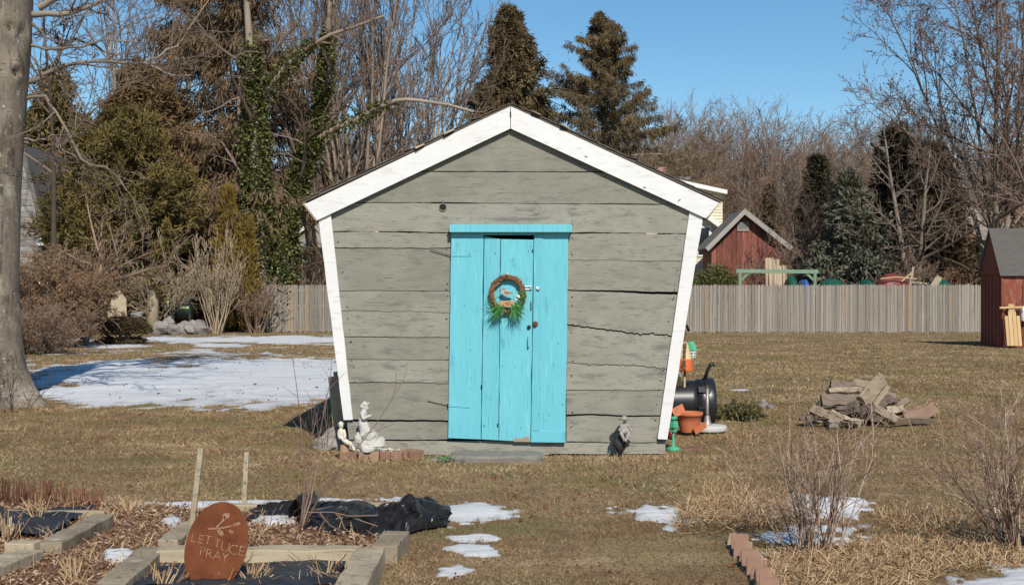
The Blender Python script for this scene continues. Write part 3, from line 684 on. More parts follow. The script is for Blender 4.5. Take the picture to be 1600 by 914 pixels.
# white corner boards and rake boards
def board(name, q, y0, y1, m_=M['white_paint'], bev=.003, n=14, jit=.25, seed=0):
    """q: four photo corners top-left, top-right, bottom-right, bottom-left"""
    r = np.random.default_rng(seed); t = np.linspace(0, 1, n)
    A = np.array([np.array(q[0]) * (1 - k) + np.array(q[3]) * k for k in t]); B_ = np.array([np.array(q[1]) * (1 - k) + np.array(q[2]) * k for k in t])
    A[1:-1, 0] += r.normal(0, jit, n - 2); B_[1:-1, 0] += r.normal(0, jit, n - 2)
    m = MB(seed); m.strip([S(*p) for p in A], [S(*p) for p in B_], y0, y1); return m.build(name, m_, shed)
board('corner_board', [(498, 338), (517, 332), (552, 655), (537.5, 655.5)], YF - .03, YF - .005, seed=61)
board('corner_board', [(1077, 330), (1098, 338), (1042, 686), (1027, 685)], YF - .03, YF - .005, seed=62)
m = MB(); m.strip([S(1026.5, 683), S(1043, 684)], [S(1028, 688.5), S(1041, 688.5)], YF - .024, YF - .004); m.build('worn_board_end', M['dark'], shed)
def rakeb(q, seed):
    m = MB(seed); n = 16; t = np.linspace(0, 1, n)
    A = [np.array(q[0]) * (1 - k) + np.array(q[1]) * k for k in t]; B_ = [np.array(q[3]) * (1 - k) + np.array(q[2]) * k for k in t]
    m.strip([S(*p) for p in A], [S(*p) for p in B_], YF - .058, YF - .034); return m.build('rake_board', M['white_paint'], shed)
rakeb([(797.2, 168), (478, 320), (497, 345), (797.2, 202.5)], 63)
rakeb([(798.2, 168), (1122, 318), (1101.5, 342), (798.2, 202.5)], 64)
for (x, y) in ((960, 262), (985, 250), (1062, 316)):
    pass
m = MB(5)
for (x, y, w, a) in ((915, 246, .03, .3), (1006, 294, .03, .3), (1060, 314, .03, -.7), (797.7, 181, .012, 0)):
    c = S(x, y); m.box((c[0], YF - .059, c[1]), (w, .004, .006 if x != 797.7 else .05), (0, a, 0))
m.build('trim_chip', M['dark'], shed)
# roof: deck, then ragged shingle courses
roof = None
m = MB(6); r6 = np.random.default_rng(6)
for sgn, e in ((-1, (472, 318)), (1, (1125.5, 316))):
    a = np.array(S(798, 166.2)); c = np.array(S(*e)); u = nrm(c - a); nn = np.array([-u[1], u[0]]) * (1 if sgn > 0 else -1); nn = nn if nn[1] > 0 else -nn
    m.prism([a - nn * .008, c - nn * .008, c + nn * .012, a + nn * .012], YF - .060, YB + .12, .5)
    n = 22; Ln = np.linalg.norm(c - a)
    for i in range(n):
        s0 = Ln * i / n; s1 = s0 + Ln / n * 1.15
        for yk in range(14):
            y0 = YF - .070 + yk * .265 + (.006 * r6.normal() if yk else -.004 * r6.random()); lift = .004 + .005 * r6.random() + (.012 if r6.random() < .1 and yk == 0 else 0)
            p = a + u * s0 + nn * .0125; q_ = a + u * min(s1, Ln + .02) + nn * (.0125 + lift)
            m.prism([p, q_, q_ + nn * .007, p + nn * .007], y0, y0 + .264, r6.random())
roof = m.build('roof', M['shingle'], shed)
m = MB(7)
for (x, y, w) in ((836, 183, .08), (880, 203, .07), (700, 213, .10), (655, 235, .09)):
    sg = 1 if x > 798 else -1
    c = S(x, y - 3.5); m.box((c[0], YF - .04, c[1] + .012), (w, .12, .012), (.1, .43 * sg, .2), jit=.004)
m.build('loose_shingle', M['twig_pale'], roof)
# dark soffit edge under the overhang
for sgn, q in ((-1, [(474, 319), (479, 317), (498, 344), (495, 346)]), (1, [(1121, 317), (1125.5, 315), (1104.5, 343), (1101.5, 342)])):
    m = MB(); m.prism([S(*p) for p in q], YF - .054, YB + .1); m.build('eave_board', M['timber'], shed)
# door: ledged plank door and its fixed jamb board
door = thing('door', '', '', (0, YF, 0)); del door['label']; del door['category']
door.parent = shed; door.location = (0, 0, 0)
def vplank(name, xt0, xt1, yt0, yt1, xb0, xb1, yb0, yb1, dy, m_, parent, seed, jit=.35, n=16):
    r = np.random.default_rng(seed); t = np.linspace(0, 1, n)
    A = np.c_[xt0 + (xb0 - xt0) * t + jit * r.normal(size=n) * .6, yt0 + (yb0 - yt0) * t]; B_ = np.c_[xt1 + (xb1 - xt1) * t + jit * r.normal(size=n) * .6, yt1 + (yb1 - yt1) * t]
    m = MB(seed); m.strip([S(*p) for p in A], [S(*p) for p in B_], YF - dy, YF - .006); return m.build(name, m_, parent, bevel=.002)
planks = [(705.5, 756, 365, 366, 700.5, 751.3, 683.5, 685.5, .036), (757, 781.8, 370, 373.5, 752.2, 778.8, 685.5, 687, .033), (782.6, 833.6, 374, 375, 779.6, 828.6, 687, 689.5, .035)]
for i, p in enumerate(planks): vplank('door_plank', p[0], p[1], p[2], p[3], p[4], p[5], p[6], p[7], p[8], M['cyan'], door, 80 + i)
vplank('jamb_board', 834.6, 888, 364, 364, 829.6, 883.2, 690, 690.5, .030, M['cyan'], shed, 84)
vplank('jamb_batten', 834.8, 848.5, 366, 366, 830, 842.6, 672, 672, .038, M['cyan'], shed, 85)
vplank('jamb_foot', 829.6, 883.2, 672.5, 673.5, 829.6, 883.4, 690, 690.5, .040, M['cyan'], shed, 86, n=5)
m = MB(12); r12 = np.random.default_rng(12); top = [(803 + 3 * i, 684.5 - 3 * abs(sin(i * 1.3)) + 1.2 * r12.normal()) for i in range(9)]
m.strip([S(*p) for p in top], [S(803 + 3 * i, 689.2 + .6 * r12.random()) for i in range(9)], YF - .0368, YF - .03); m.build('peeled_paint', M['twig_pale'], door)
m = MB(13); m.box((*[S(798, 0)[0]], YF - .052, S(0, 358)[1]), (1.085, .10, .068)); m.build('door_lintel', M['cyan'], shed, bevel=.004)
m = MB(14); m.box((S(798, 0)[0], YF - .02, S(0, 366)[1]), (1.05, .03, .02)); m.build('lintel_rail', M['cyan'], shed)
for (a, c, e, tl) in (((705, 399.5), (672, 390), (736, 399.5), 0), ((700, 634), (668, 626.5), (734, 636), 1)):
    m = MB(15); p0 = W(*a, YF - .012); p1 = W(*c, YF - .012); m.bar(p0 + (0, -.004, 0), p1 + (0, -.004, 0), .005, .006, (0, 0, 1)); m.tube([p0 + (0, -.012, .02), p0 + (0, -.012, -.02)], .008, 8)
    hg = m.build('hinge', M['iron'], door)
    m = MB(16); q0 = W(a[0] + 1, a[1], YF - .0395); q1 = W(*e, YF - .0395); m.bar(q0, q1, .004, .012, (0, 0, 1)); m.build('hinge_strap', M['cyan'], hg)
m = MB(17)
for dz in (-2.2, 2.2): p = W(826, 450 + dz, YF - .043); m.bar(p - (.035, 0, 0), p + (.03, 0, 0), .006, .008)
p = W(829, 450, YF - .046); m.box(p, (.02, .012, .034)); m.build('latch', M['steel'], door, bevel=.002)
m = MB(18); p = W(840.5, 451, YF - .045); m.box(p, (.032, .016, .026)); m.tube([p + (-.012, -.012, .012), p + (0, -.016, -.004), p + (.012, -.012, .012)], .004, 6); m.build('latch_keeper', M['steel'], shed, bevel=.002)
m = MB(19); p = W(836.5, 506, YF - .046); m.lathe([(0, 0), (.018, 0), (.022, .008), (.024, .016), (.012, .024), (0, .026)][::-1], p - (0, .02, 0), 12, 'y'); m.build('rust_plate', M['rust'], shed)
m = MB(20); p = W(826.5, 511, YF - .045); m.lathe([(0, -.014), (.014, -.012), (.018, 0), (.012, .012)], p, 12, 'y'); m.build('door_knob', M['iron'], door)
m = MB(21); p = W(825.5, 534, YF - .042); m.tube([p + (0, .006, .045), p + (0, -.026, .04), p + (0, -.03, 0), p + (0, -.026, -.04), p + (0, .006, -.045)], .006, 6); m.box(p + (0, .004, .046), (.022, .008, .02)); m.box(p + (0, .004, -.046), (.022, .008, .02)); m.build('door_handle', M['cyan'], door)
m = MB(22)
for (x, y, h) in ((829.5, 478, .05), (832, 392, .02), (752, 605, .025), (777.5, 664, .02)):
    p = W(x, y, YF - .036); m.prism([(p[0] - .006, p[2] - h), (p[0] + .006, p[2] - h * .7), (p[0] + .003, p[2] + h), (p[0] - .005, p[2] + h * .6)], YF - .0372, YF - .03)
m.build('split', M['dark'], door)
m = MB(23); r9 = np.random.default_rng(23)
for _ in range(34):
    x = r9.uniform(706, 884); y = 375 + 310 * (r9.random() if r9.random() < .6 else r9.choice([.03, .1, .88, .95]) + .03 * r9.normal())
    if y > 684 or y < 378 or abs(x - 793) < 34 and 420 < y < 520: continue
    c = W(x, y, YF - .0405); m.box(c, (.003 + .006 * r9.random(), .003, .003 + .004 * r9.random()), (0, r9.random() * 3, 0))
m.build('nail_heads', M['iron'], door)

# ------------------------------------------------------------------ wreath
wc = W(793, 459.5, YF - .075)
wr = thing('wreath', 'grapevine wreath with a little wooden bird and green tufts on the turquoise door', 'wreath', wc)
rg = np.random.default_rng(91); m = MB(91); PP = []; RR = []
for s in range(46):
    ph = rg.random() * 6.28; tw = rg.integers(3, 8); rt = .021 * math.sqrt(rg.random()) + .003; a0 = rg.random() * 6.28; ln = rg.uniform(2.2, 6.2); n = 34
    a = a0 + np.linspace(0, ln, n); o = ph + tw * a + .5 * np.sin(a * 3 + ph)
    Rm = .145 + .004 * np.sin(3 * a + ph) + rt * np.cos(o)
    PP.append(np.stack([Rm * np.cos(a) * .98, rt * np.sin(o) * .9, Rm * np.sin(a) * 1.03], 1) + wc); RR.append(np.full(n, rg.uniform(.0025, .0055)))
m.tubes(np.array(PP), np.array(RR), 5)
for _ in range(90):
    a = rg.random() * 6.28; p = wc + np.array([.15 * cos(a), -.02, .155 * sin(a)]); d = np.array([cos(a), -.5, sin(a)]) * .6 + rg.normal(size=3) * .5
    q = p + nrm(d) * rg.uniform(.02, .05); m.tubes(np.stack([p, q])[None], np.array([[.0018, .001]]), 3)
m.build('vine_ring', M['vine'], wr, True)
m = MB(92); bp = wc + np.array([-.01, -.03, .018])
body = [(-.052, .012), (-.040, .024), (-.030, .034), (-.018, .032), (-.006, .018), (.015, .008), (.062, -.002), (.030, -.022), (.008, -.030), (-.020, -.028), (-.034, -.012), (-.036, .004)]
bd = [(bp[0] + x, bp[2] + z) for x, z in body]; m.prism(bd, bp[1] - .009, bp[1] + .009); bird = m.build('bird', M['bird_belly'], wr, bevel=.004)
m = MB(93); m.prism([(bp[0] + x, bp[2] + z) for x, z in [(-.020, .004), (-.004, .010), (.02, .004), (.055, -.002), (.02, -.014), (-.006, -.018), (-.018, -.010)]], bp[1] - .013, bp[1] - .008); m.prism([(bp[0] + x, bp[2] + z) for x, z in [(-.040, .022), (-.030, .035), (-.017, .033), (-.004, .019), (-.016, .018), (-.030, .016)]], bp[1] - .011, bp[1] - .008); m.build('bird_wing', M['bird'], bird)
m = MB(94); m.tube([bp + (-.045, 0, .018), bp + (-.085, 0, .000)], [.003, .001], 5); m.tube([bp + (0, 0, -.03), bp + (0, 0, -.10)], .002, 5); m.build('bird_beak', M['ink'], bird)
m = MB(95); pq = wc + np.array([-.002, -.040, -.088]); m.box(pq, (.125, .018, .055), jit=.002); plq = m.build('plaque', M['plaque'], wr, bevel=.003)
m = MB(96)
for (x, z, a) in ((-.012, .008, .6), (.0, .01, -.5), (.012, -.004, .4), (-.006, -.010, -.7), (.02, .012, 1.0)): m.box(pq + (x, -.0105, z), (.022, .002, .004), (0, a, 0))
m.build('plaque_mark', M['ink'], plq)
m = MB(97); rg = np.random.default_rng(97)
for sx, n in ((-1, 90), (1, 90)):
    B = wc + np.stack([sx * rg.uniform(.03, .10, n), -.03 - .03 * rg.random(n), -.125 + .02 * rg.normal(size=n)], 1)
    D = np.stack([(-.9 if sx < 0 else .25) + .55 * rg.normal(size=n), -.25 + .3 * rg.normal(size=n), -1 + .4 * rg.normal(size=n)], 1); m.blades(B, D, rg.uniform(.07, .15, n), .009)
B = wc + np.stack([.12 + .02 * rg.normal(size=60), -.03 + 0 * rg.random(60), -.05 + .05 * rg.normal(size=60)], 1); m.blades(B, rg.normal(size=(60, 3)) + (0, -.5, -.4), .07, .007)
B = wc + np.stack([-.13 + .02 * rg.normal(size=25), -.03 + 0 * rg.random(25), -.10 + .02 * rg.normal(size=25)], 1); m.blades(B, rg.normal(size=(25, 3)) * .5 + (-1, -.3, 0), .08, .005)
m.build('green_tuft', M['fgreen'], wr)
for (x, z, r) in ((.094, -.022, .021), (.074, -.05, .013), (.0, .178, .012)):
    m = MB(98); m.rock(wc + (x, -.05, z), (r, r * .8, r * .9), 3, .3, 14); m.build('shell', M['shell'], wr, True)
# ------------------------------------------------------------------ fence, sheds and houses beyond
def fence(name, label, x0, x1, Y, ztop, seed, posts, pw=.105):
    t = thing(name, label, 'fence', ((x0 + x1) / 2, Y, 0)); rg = np.random.default_rng(seed); m = MB(seed); x = x0
    while x < x1:
        w = pw * rg.uniform(.75, 1.15); zt = ztop + .012 * rg.normal(); zb = -.02 + .05 * rg.random(); y = Y + .008 * rg.normal(); l = .006 * rg.normal()
        m.prism([(x + .004, zb), (x + w - .006, zb), (x + w - .006 + l, zt - .05), (x + w / 2 + l, zt), (x + .004 + l, zt - .05)], y, y + .02, rg.random()); x += w
    m.build('pickets', M['picket'], t)
    m = MB(seed + 1)
    for z in (.35, 1.0, 1.6): m.box(((x0 + x1) / 2, Y + .055, z), (x1 - x0, .05, .08))
    m.build('rails', M['picket_post'], t)
    for px_ in posts:
        m = MB(seed + int(px_)); X = (px_ - 800) * Y / F; m.box((X, Y - .012, ztop / 2), (.10, .012, ztop - .06), jit=.003); m.build('post', M['picket_post'], t)
    return t
YFE = 48.5
fence('stockade_fence', 'long grey stockade fence with pointed pickets across the back of the lawn', W(648, 0, YFE)[0], W(1590, 0, YFE)[0], YFE, CH + 15.5 * YFE / F, 401, (1103, 1211, 1317, 1421, 1485))
fence('stockade_fence', 'shorter brownish stockade fence between the bare shrub and the shed', W(366, 0, YFE)[0], W(640, 0, YFE)[0], YFE + .6, CH + 16 * YFE / F, 402, (452, 480))

def gable_house(name, label, x0, x1, Y0, Y1, zw, za, wall, roofm, cat='house', axis='y', ov=.25, group=None, th=.10, trim=None, apx=None):
    """box with a gable roof; axis: direction of the ridge"""
    t = thing(name, label, cat, ((x0 + x1) / 2, (Y0 + Y1) / 2, 0), group)
    m = MB(410); xm = (x0 + x1) / 2 if apx is None else apx
    if axis == 'y':
        m.prism([(x0, -.2), (x1, -.2), (x1, zw), (xm, za), (x0, zw)], Y0, Y1)
        m.build('walls', wall, t)
        m = MB(411)
        for xe in (x0, x1):
            d = nrm(np.array([xe - xm, zw - za])); a = np.array([xm, za]); c = np.array([xe, zw]) + d * ov; nn = np.array([-d[1], d[0]]); nn = nn if nn[1] > 0 else -nn
            m.prism([a + nn * .01, c + nn * .01, c + nn * th, a + (0, th * 1.3)], Y0 - ov, Y1 + ov)
        rf = m.build('roof', roofm, t)
        if trim:
            m = MB(412)
            for xe in (x0, x1):
                d = nrm(np.array([xe - xm, zw - za])); a = np.array([xm, za]); c = np.array([xe, zw]) + d * ov; nn = np.array([-d[1], d[0]]); nn = nn if nn[1] > 0 else -nn
                m.prism([a - (0, .16), c - nn * .12, c + nn * (th + .02), a + (0, th * 1.3 + .02)], Y0 - ov - .05, Y0 - ov - .01)
            m.build('rake_trim', trim, t)
    else:
        ym = (Y0 + Y1) / 2
        v = [(x, y, z) for x in (x0, x1) for y, z in ((Y0, -.2), (Y1, -.2), (Y1, zw), (ym, za), (Y0, zw))]
        m.add(v, [(4, 3, 2, 1, 0), (5, 6, 7, 8, 9), (0, 5, 9, 4), (2, 7, 6, 1), (0, 1, 6, 5), (4, 9, 8, 3), (3, 8, 7, 2)]); m.build('walls', wall, t)
        m = MB(413)
        for ye in (Y0, Y1):
            d = nrm(np.array([ye - ym, zw - za])); a = np.array([ym, za]); c = np.array([ye, zw]) + d * ov; nn = np.array([-d[1], d[0]]); nn = nn if nn[1] > 0 else -nn
            q = [a + nn * .01, c + nn * .01, c + nn * th, a + (0, th * 1.3)]
            v = [(x, p[0], p[1]) for x in (x0 - ov * .5, x1 + ov * .5) for p in q]; m.add(v, [(3, 2, 1, 0), (4, 5, 6, 7), (0, 1, 5, 4), (1, 2, 6, 5), (2, 3, 7, 6), (3, 0, 4, 7)])
        rf = m.build('roof', roofm, t)
    return t
# red barn
Yb = 62.0; c0 = W(1112, 380, Yb); ap = W(1161, 331, Yb); ce_ = W(1222, 398, Yb)
barn = gable_house('barn', 'weathered red barn with a grey roof behind the stockade fence', c0[0], ap[0] + (ap[0] - c0[0]) * 1.25, Yb, Yb + 2.9, c0[2], ap[2], M['barn'], M['roof_grey'], 'barn', 'y', .45, trim=M['greyshingle'], apx=ap[0], th=.08)
m = MB(420); x = c0[0] + .1; rg = np.random.default_rng(420)
while x < ap[0] + (ap[0] - c0[0]) * 1.2:
    zt = min(ap[2] - abs(x - ap[0]) * (ap[2] - c0[2]) / (ap[0] - c0[0]) * (1 if x < ap[0] else .8), 9) - .08
    m.box((x, Yb - .02, zt / 2), (.22, .025, zt), (0, 0, 0), .004); x += .245
m.build('boards', M['barn'], barn)
vc = W(1161, 354, Yb - .06); m = MB(421); m.box(vc, (.56, .05, .46)); vf = m.build('gable_vent', M['greyshingle'], barn); m = MB(422)
m.box(vc - (0, .03, -.02), (.40, .02, .22)); m.build('louvre', M['roof_grey'], vf)
m = MB(423); m.box((c0[0] - .02, Yb + 1.6, 1.9), (.06, .9, 1.5)); m.build('side_window', M['glass'], barn)
# cream house with chimneys
Yh = 67.0
ch = thing('house', 'cream clapboard house with white eave standing behind the red barn', 'house', (W(1080, 0, Yh)[0], Yh, 0))
h0 = W(1000, 0, Yh)[0]; h1 = W(1129, 0, Yh)[0]; he = W(0, 302, Yh)[2]
m = MB(425); z = -.2; i = 0
while z < he:
    v = np.array([(h0, Yh - .03, z), (h1, Yh - .03, z), (h1, Yh, z + .16), (h0, Yh, z + .16)]); m.add(v, [(0, 1, 2, 3)]); z += .16
m.box(((h0 + h1) / 2, Yh + 3.05, he / 2 - .1), (h1 - h0, 6, he + .2)); wl = m.build('walls', M['cream'], ch)
m = MB(426); a = W(1030, 283, Yh); c = W(1134, 303, Yh); m.prism([(a[0] - 2, a[2] + .45), (c[0], c[2] - .05), (c[0], c[2] + .16), (a[0] - 2, a[2] + .68)], Yh - .5, Yh + 6.4); rfh = m.build('roof', M['trim'], ch)
m = MB(427); p = W(1101, 377, Yh - .05); m.box(p, (.75, .06, 1.6)); wf = m.build('window', M['trim'], ch); m = MB(428); m.box(p - (.05, .02, 0), (.55, .06, 1.4)); m.build('pane', M['glass'], wf)
m = MB(429); a = W(1092, 330, Yh - .3); c = W(1128, 356, Yh - .3); m.bar(a, c, .5, .22, (0, 0, 1)); m.build('porch_rake', M['trim'], ch)
m = MB(430); p = W(1034, 271, Yh + 1); m.box(p - (0, 0, 1.2), (.46, .46, 3.0)); m.build('chimney', M['brick_ch'], rfh)
m = MB(431); p = W(1056, 288, Yh + .5); m.box(p - (0, 0, 1), (1.1, .6, 2.4)); cm = m.build('chimney', M['brick_ch'], rfh); m = MB(432); m.box(p + (0, 0, .28), (1.4, .8, .14)); m.build('chimney_cap', M['roof_grey'], cm)
# red shed at the frame edge with sled
Yr = 34.7; x0 = W(1564, 0, Yr)[0]; s_ = Yr / F
rs = gable_house('garden_shed', 'small brick red shed with a grey shingle roof at the frame edge', x0, x0 + 2.6, Yr, Yr + 1.5, CH + 33 * s_, CH + 98 * Yr / F + .05, M['red_side'], M['roof_brown'], 'shed', 'x', .12, th=.06)
m = MB(435)
for k in range(6): m.box((x0 - .012, Yr + .13 + k * .25, 1.0), (.02, .035, 2.0))
m.box((x0 - .015, Yr + .75, 2.05), (.03, 1.5, .07)); m.build('battens', M['red_side'], rs)
m = MB(436)
for k in (0, 34): m.box((x0 + .04 + k * s_, Yr - .015, 1.0), (.07, .025, 2.0))
m.build('corner_trim', M['red_side'], rs)
sl = thing('sled', 'old wooden runner sled leaning upright on the red shed', 'sled', (W(1583, 0, Yr - .3)[0], Yr - .3, 0))
ys_ = lambda z: Yr - .34 + .25 * z / 1.2
sx = W(1582, 0, Yr - .2)[0]
m = MB(437)
for k, (dx, w) in enumerate(((-.155, .085), (-.05, .10), (.06, .10), (.165, .085))): 
    zt = .98 if k in (1, 2) else .86
    m.bar((sx + dx, ys_(.06), .06), (sx + dx, ys_(zt), zt), w, .018, (0, 1, .2))
m.bar((sx, ys_(.95) - .01, .9), (sx, ys_(1.2) - .01, 1.18), .16, .018, (0, 1, .2)); m.build('deck_slats', M['sled'], sl)
m = MB(438); m.bar((sx - .33, ys_(1.08) - .04, 1.08), (sx + .33, ys_(1.08) - .04, 1.10), .05, .025, (0, 1, 0)); m.build('steering_bar', M['sled'], sl)
for dx in (-.23, .23):
    m = MB(439); m.tube([(sx + dx, ys_(0) + .02, .0), (sx + dx, ys_(.6) + .05, .6), (sx + dx * .9, ys_(1.1) + .03, 1.1), (sx + dx * .6, ys_(1.2), 1.2)], .014, 6)
    m.build('runner', M['sled_red'], sl)
m = MB(440)
for z in (.15, .5, .85): m.bar((sx - .24, ys_(z) + .02, z), (sx + .24, ys_(z) + .02, z), .03, .03, (0, 1, 0))
m.build('cross_brace', M['sled_red'], sl)
m = MB(441); p = W(1601, 490, Yr - .12); m.lathe([(0, -.22), (.10, -.21), (.115, -.18), (.115, .08), (.09, .15), (.03, .19), (.03, .22), (0, .22)], p, 16); m.tube([p + (-.02, -.06, .2), p + (-.08, -.09, .14), p + (-.09, -.1, .04)], .014, 6); tag(m.build('plastic_jug', M['whitep'], smooth=True, loc=p), 'white plastic jug hanging on the red shed wall by the sled', 'jug')
m = MB(442); m.tube([p + (0, 0, .2), p + (.0, .05, .8)], .006, 5); tag(m.build('cord', M['straw'], loc=p), 'cord holding the white jug on the red shed wall', 'cord')
# grey house at the left edge, small pale house, far roof, brown fence
Yg_ = 54.0; a = W(36, 238, Yg_); c = W(72, 384, Yg_)
lh = thing('house', 'grey shingled house gable showing behind the big trunk', 'house', (a[0] - 2, Yg_, 0))
m = MB(450); m.prism([(c[0] - .15, -.2), (c[0] - .15, c[2]), (a[0], a[2]), (a[0] - (c[0] - a[0]) + .15, c[2]), (a[0] - (c[0] - a[0]) + .15, -.2)], Yg_, Yg_ + 6); m.build('walls', M['greyshingle'], lh)
m = MB(451); m.prism([(a[0] - .1, a[2] + .05), (c[0], c[2]), (c[0] + .14, c[2]), (a[0] + .05, a[2] + .3)], Yg_ - .1, Yg_ + 6.2); m.prism([(2 * a[0] - x, z) for x, z in [(a[0] - .1, a[2] + .05), (c[0], c[2]), (c[0] + .14, c[2]), (a[0] + .05, a[2] + .3)]][::-1], Yg_ - .1, Yg_ + 6.2); m.build('roof', M['roof_grey'], lh)
m = MB(4510); z = 1.2
while z < a[2] - .3:
    xe_ = a[0] + (c[0] - .15 - a[0]) * min(1, (a[2] - z) / (a[2] - c[2])) - .06; m.bar((2 * a[0] - xe_, Yg_ - .012, z), (xe_, Yg_ - .012, z), .03, .20, (0, 0, 1)); z += .24
m.build('shingle_course', M['greyshingle'], lh)
m = MB(452); m.box(W(64, 378, Yg_ - .3), (.30, .2, .30)); m.build('eave_return', M['trim'], lh)
Yw = 72.0
wh = gable_house('cottage', 'pale grey cottage with white rake trim behind the shorter fence', W(436, 0, Yw)[0], W(542, 0, Yw)[0], Yw, Yw + 5, CH + (460 - 408) * Yw / F, CH + (460 - 387) * Yw / F, M['greyshingle'], M['roof_tan'], 'cottage', 'y', .2, trim=M['trim'], th=.07)
m = MB(455); m.box(W(457, 428, Yw - .06), (.75, .08, 1.3)); m.build('door_panel', M['trim'], wh)
m = MB(456)
for x in (442, 479, 492): m.box(W(x, 428, Yw - .1), (.14, .1, 1.5))
m.build('porch_post', M['greyshingle'], wh)
gable_house('house', 'taller grey house roof with a white edge above the pale cottage', W(455, 0, 90)[0], W(600, 0, 90)[0], 90, 97, CH + (460 - 372) * .045, CH + (460 - 318) * .045, M['greyshingle'], M['roof_grey'], 'house', 'y', .3, trim=M['trim'])
fr = gable_house('house', 'low house with a broad tan roof behind the brown fence', W(1415, 0, 92)[0], W(1600, 0, 92)[0], 92, 101, CH + (460 - 402) * 92 / F, CH + (460 - 335) * 92 / F + .6, M['greyshingle'], M['roof_tan'], 'house', 'x', .3)
bf = thing('board_fence', 'dark brown board fence with pale posts behind the firs', 'fence', (W(1490, 0, 74)[0], 74, 0)); m = MB(460); x = W(1435, 0, 74)[0]
rg = np.random.default_rng(460)
while x < W(1545, 0, 74)[0]: m.box((x, 74, 1.75), (.19, .03, 3.9 - .02 * rg.random()), var=rg.random()); x += .2
m.build('boards', M['brownfence'], bf)
for xx in (1482, 1505, 1520): m = MB(461); m.box(W(xx, 430, 73.9), (.22, .12, 2.6)); m.build('post', M['roof_tan'], bf)
m = MB(462); m.box(W(1537, 425, 60), (.26, .2, 3.0)); tag(m.build('wooden_post', M['picket_post'], loc=W(1537, 460, 60)), 'tan wooden post standing left of the red shed roof', 'post')
# swing frame, poles, tarps behind the fence
Yq = 54.0; sf = thing('swing_frame', 'faded green timber swing frame above the stockade fence', 'swing frame', W(1215, 460, Yq))
m = MB(465); m.bar(W(1150, 423.5, Yq), W(1278, 424.5, Yq), .14, .16, (0, 0, 1)); m.build('top_beam', M['green_old'], sf)
for x in (1156, 1273):
    m = MB(466); p = W(x, 424, Yq); q = p.copy(); q[2] = 0; m.bar(p, q, .13, .13, (0, 1, 0)); s2 = 1 if x < 1200 else -1; m.bar(p + (s2 * .4, .02, -.03), p + (0, .02, -.42), .10, .10, (0, 1, 0)); m.build('leg', M['green_old'], sf)
rg = np.random.default_rng(470)
for k in range(14):
    x = 1194 + k * 2.6; p = W(x + rg.normal(), 0, 57.5 + .3 * rg.random()); q = W(x + 2 * rg.normal() + (1 if k < 7 else -2), 402 + 6 * rg.random() + (k > 9) * 8, 58); p[2] = 0
    m = MB(470 + k); m.tube([p, (p + q) / 2 + rg.normal(size=3) * .04, q], [.075, .065, .045], 7)
    tag(m.build('leaning_pole', M['twig_pale'], smooth=True, loc=p), 'pale bare pole in the row leaning upright against the red barn', 'pole', 'poles leaning on the barn')
def lumpcover(name, label, x0, x1, y0, Y, m_, seed, cat):
    a = W(x0, y0, Y); c = W(x1, y0, Y); nx, ny = 40, 24; U, Vv = np.meshgrid(np.linspace(0, 1, nx), np.linspace(0, 1, ny)); e = (np.clip(np.sin(pi * U), 0, 1) ** .10) * (np.clip(np.sin(pi * Vv), 0, 1) ** .10)
    X = a[0] + (c[0] - a[0]) * U; Y2 = Y + 1.6 * Vv; Z = (a[2] * (.92 + .15 * fbm(X * 2.5, Y2 * 2.5, seed))) * e; ii = (np.arange(ny - 1) * nx)[:, None]; jj = np.arange(nx - 1)[None]
    m = MB(seed); m.add(np.stack([X, Y2, Z], -1).reshape(-1, 3), np.stack([ii + jj, ii + jj + 1, ii + nx + jj + 1, ii + nx + jj], -1).reshape(-1, 4), 0.); return tag(m.build(name, m_, loc=(X.mean(), Y, 0)), label, cat)
cv = lumpcover('covered_heap', 'heap under a red tarp with ropes behind the fence', 1376, 1428, 427, 52, M['red_tarp'], 490, 'tarp')
m = MB(491)
for q in ([(1376, 436), (1400, 433), (1432, 436)], [(1409, 440), (1420, 430), (1424, 427)]): m.tube([W(x, y, 51.95) for x, y in q], .03, 5)
m.build('rope', M['straw'], cv)
for x0, x1, y0, lb, sd in ((1283, 1332, 435, 'green tarp heap right of the swing frame behind the fence', 492), (1348, 1378, 438, 'green tarp hump just left of the red tarp heap', 493), (1456, 1500, 438, 'green tarp hump right of the leaning grey board', 494), (1232, 1252, 432, 'dark green tarp hump under the swing beam', 495)):
    lumpcover('covered_heap', lb, x0, x1, y0, 53 + sd * .01 - 4.9, M['green_tarp'], sd, 'tarp')
lumpcover('blue_bin', 'blue plastic cover under the right end of the swing frame', 1256, 1270, 435, 55.5, M['bluep'], 496, 'cover')
m = MB(497); m.bar(W(1455, 452, 52.5), W(1468, 432, 52.6), .26, .08, (0, 1, 0)); tag(m.build('leaning_board', M['timber'], loc=W(1458, 450, 52.5)), 'grey board leaning over the fence top left of a green hump', 'board')
m = MB(498); m.bar(W(1422, 445, 52.8), W(1427, 417, 52.8), .09, .06, (0, 1, 0)); tag(m.build('wooden_post', M['timber'], loc=W(1424, 450, 52.8)), 'thin grey post right beside the red tarp heap', 'post')
m = MB(499); m.bar(W(1425, 441, 53.2), W(1450, 443, 53.2), .10, .08, (0, 0, 1)); tag(m.build('wooden_rail', M['timber'], loc=W(1437, 441, 53)), 'grey rail lying level between red tarp and leaning board', 'rail')
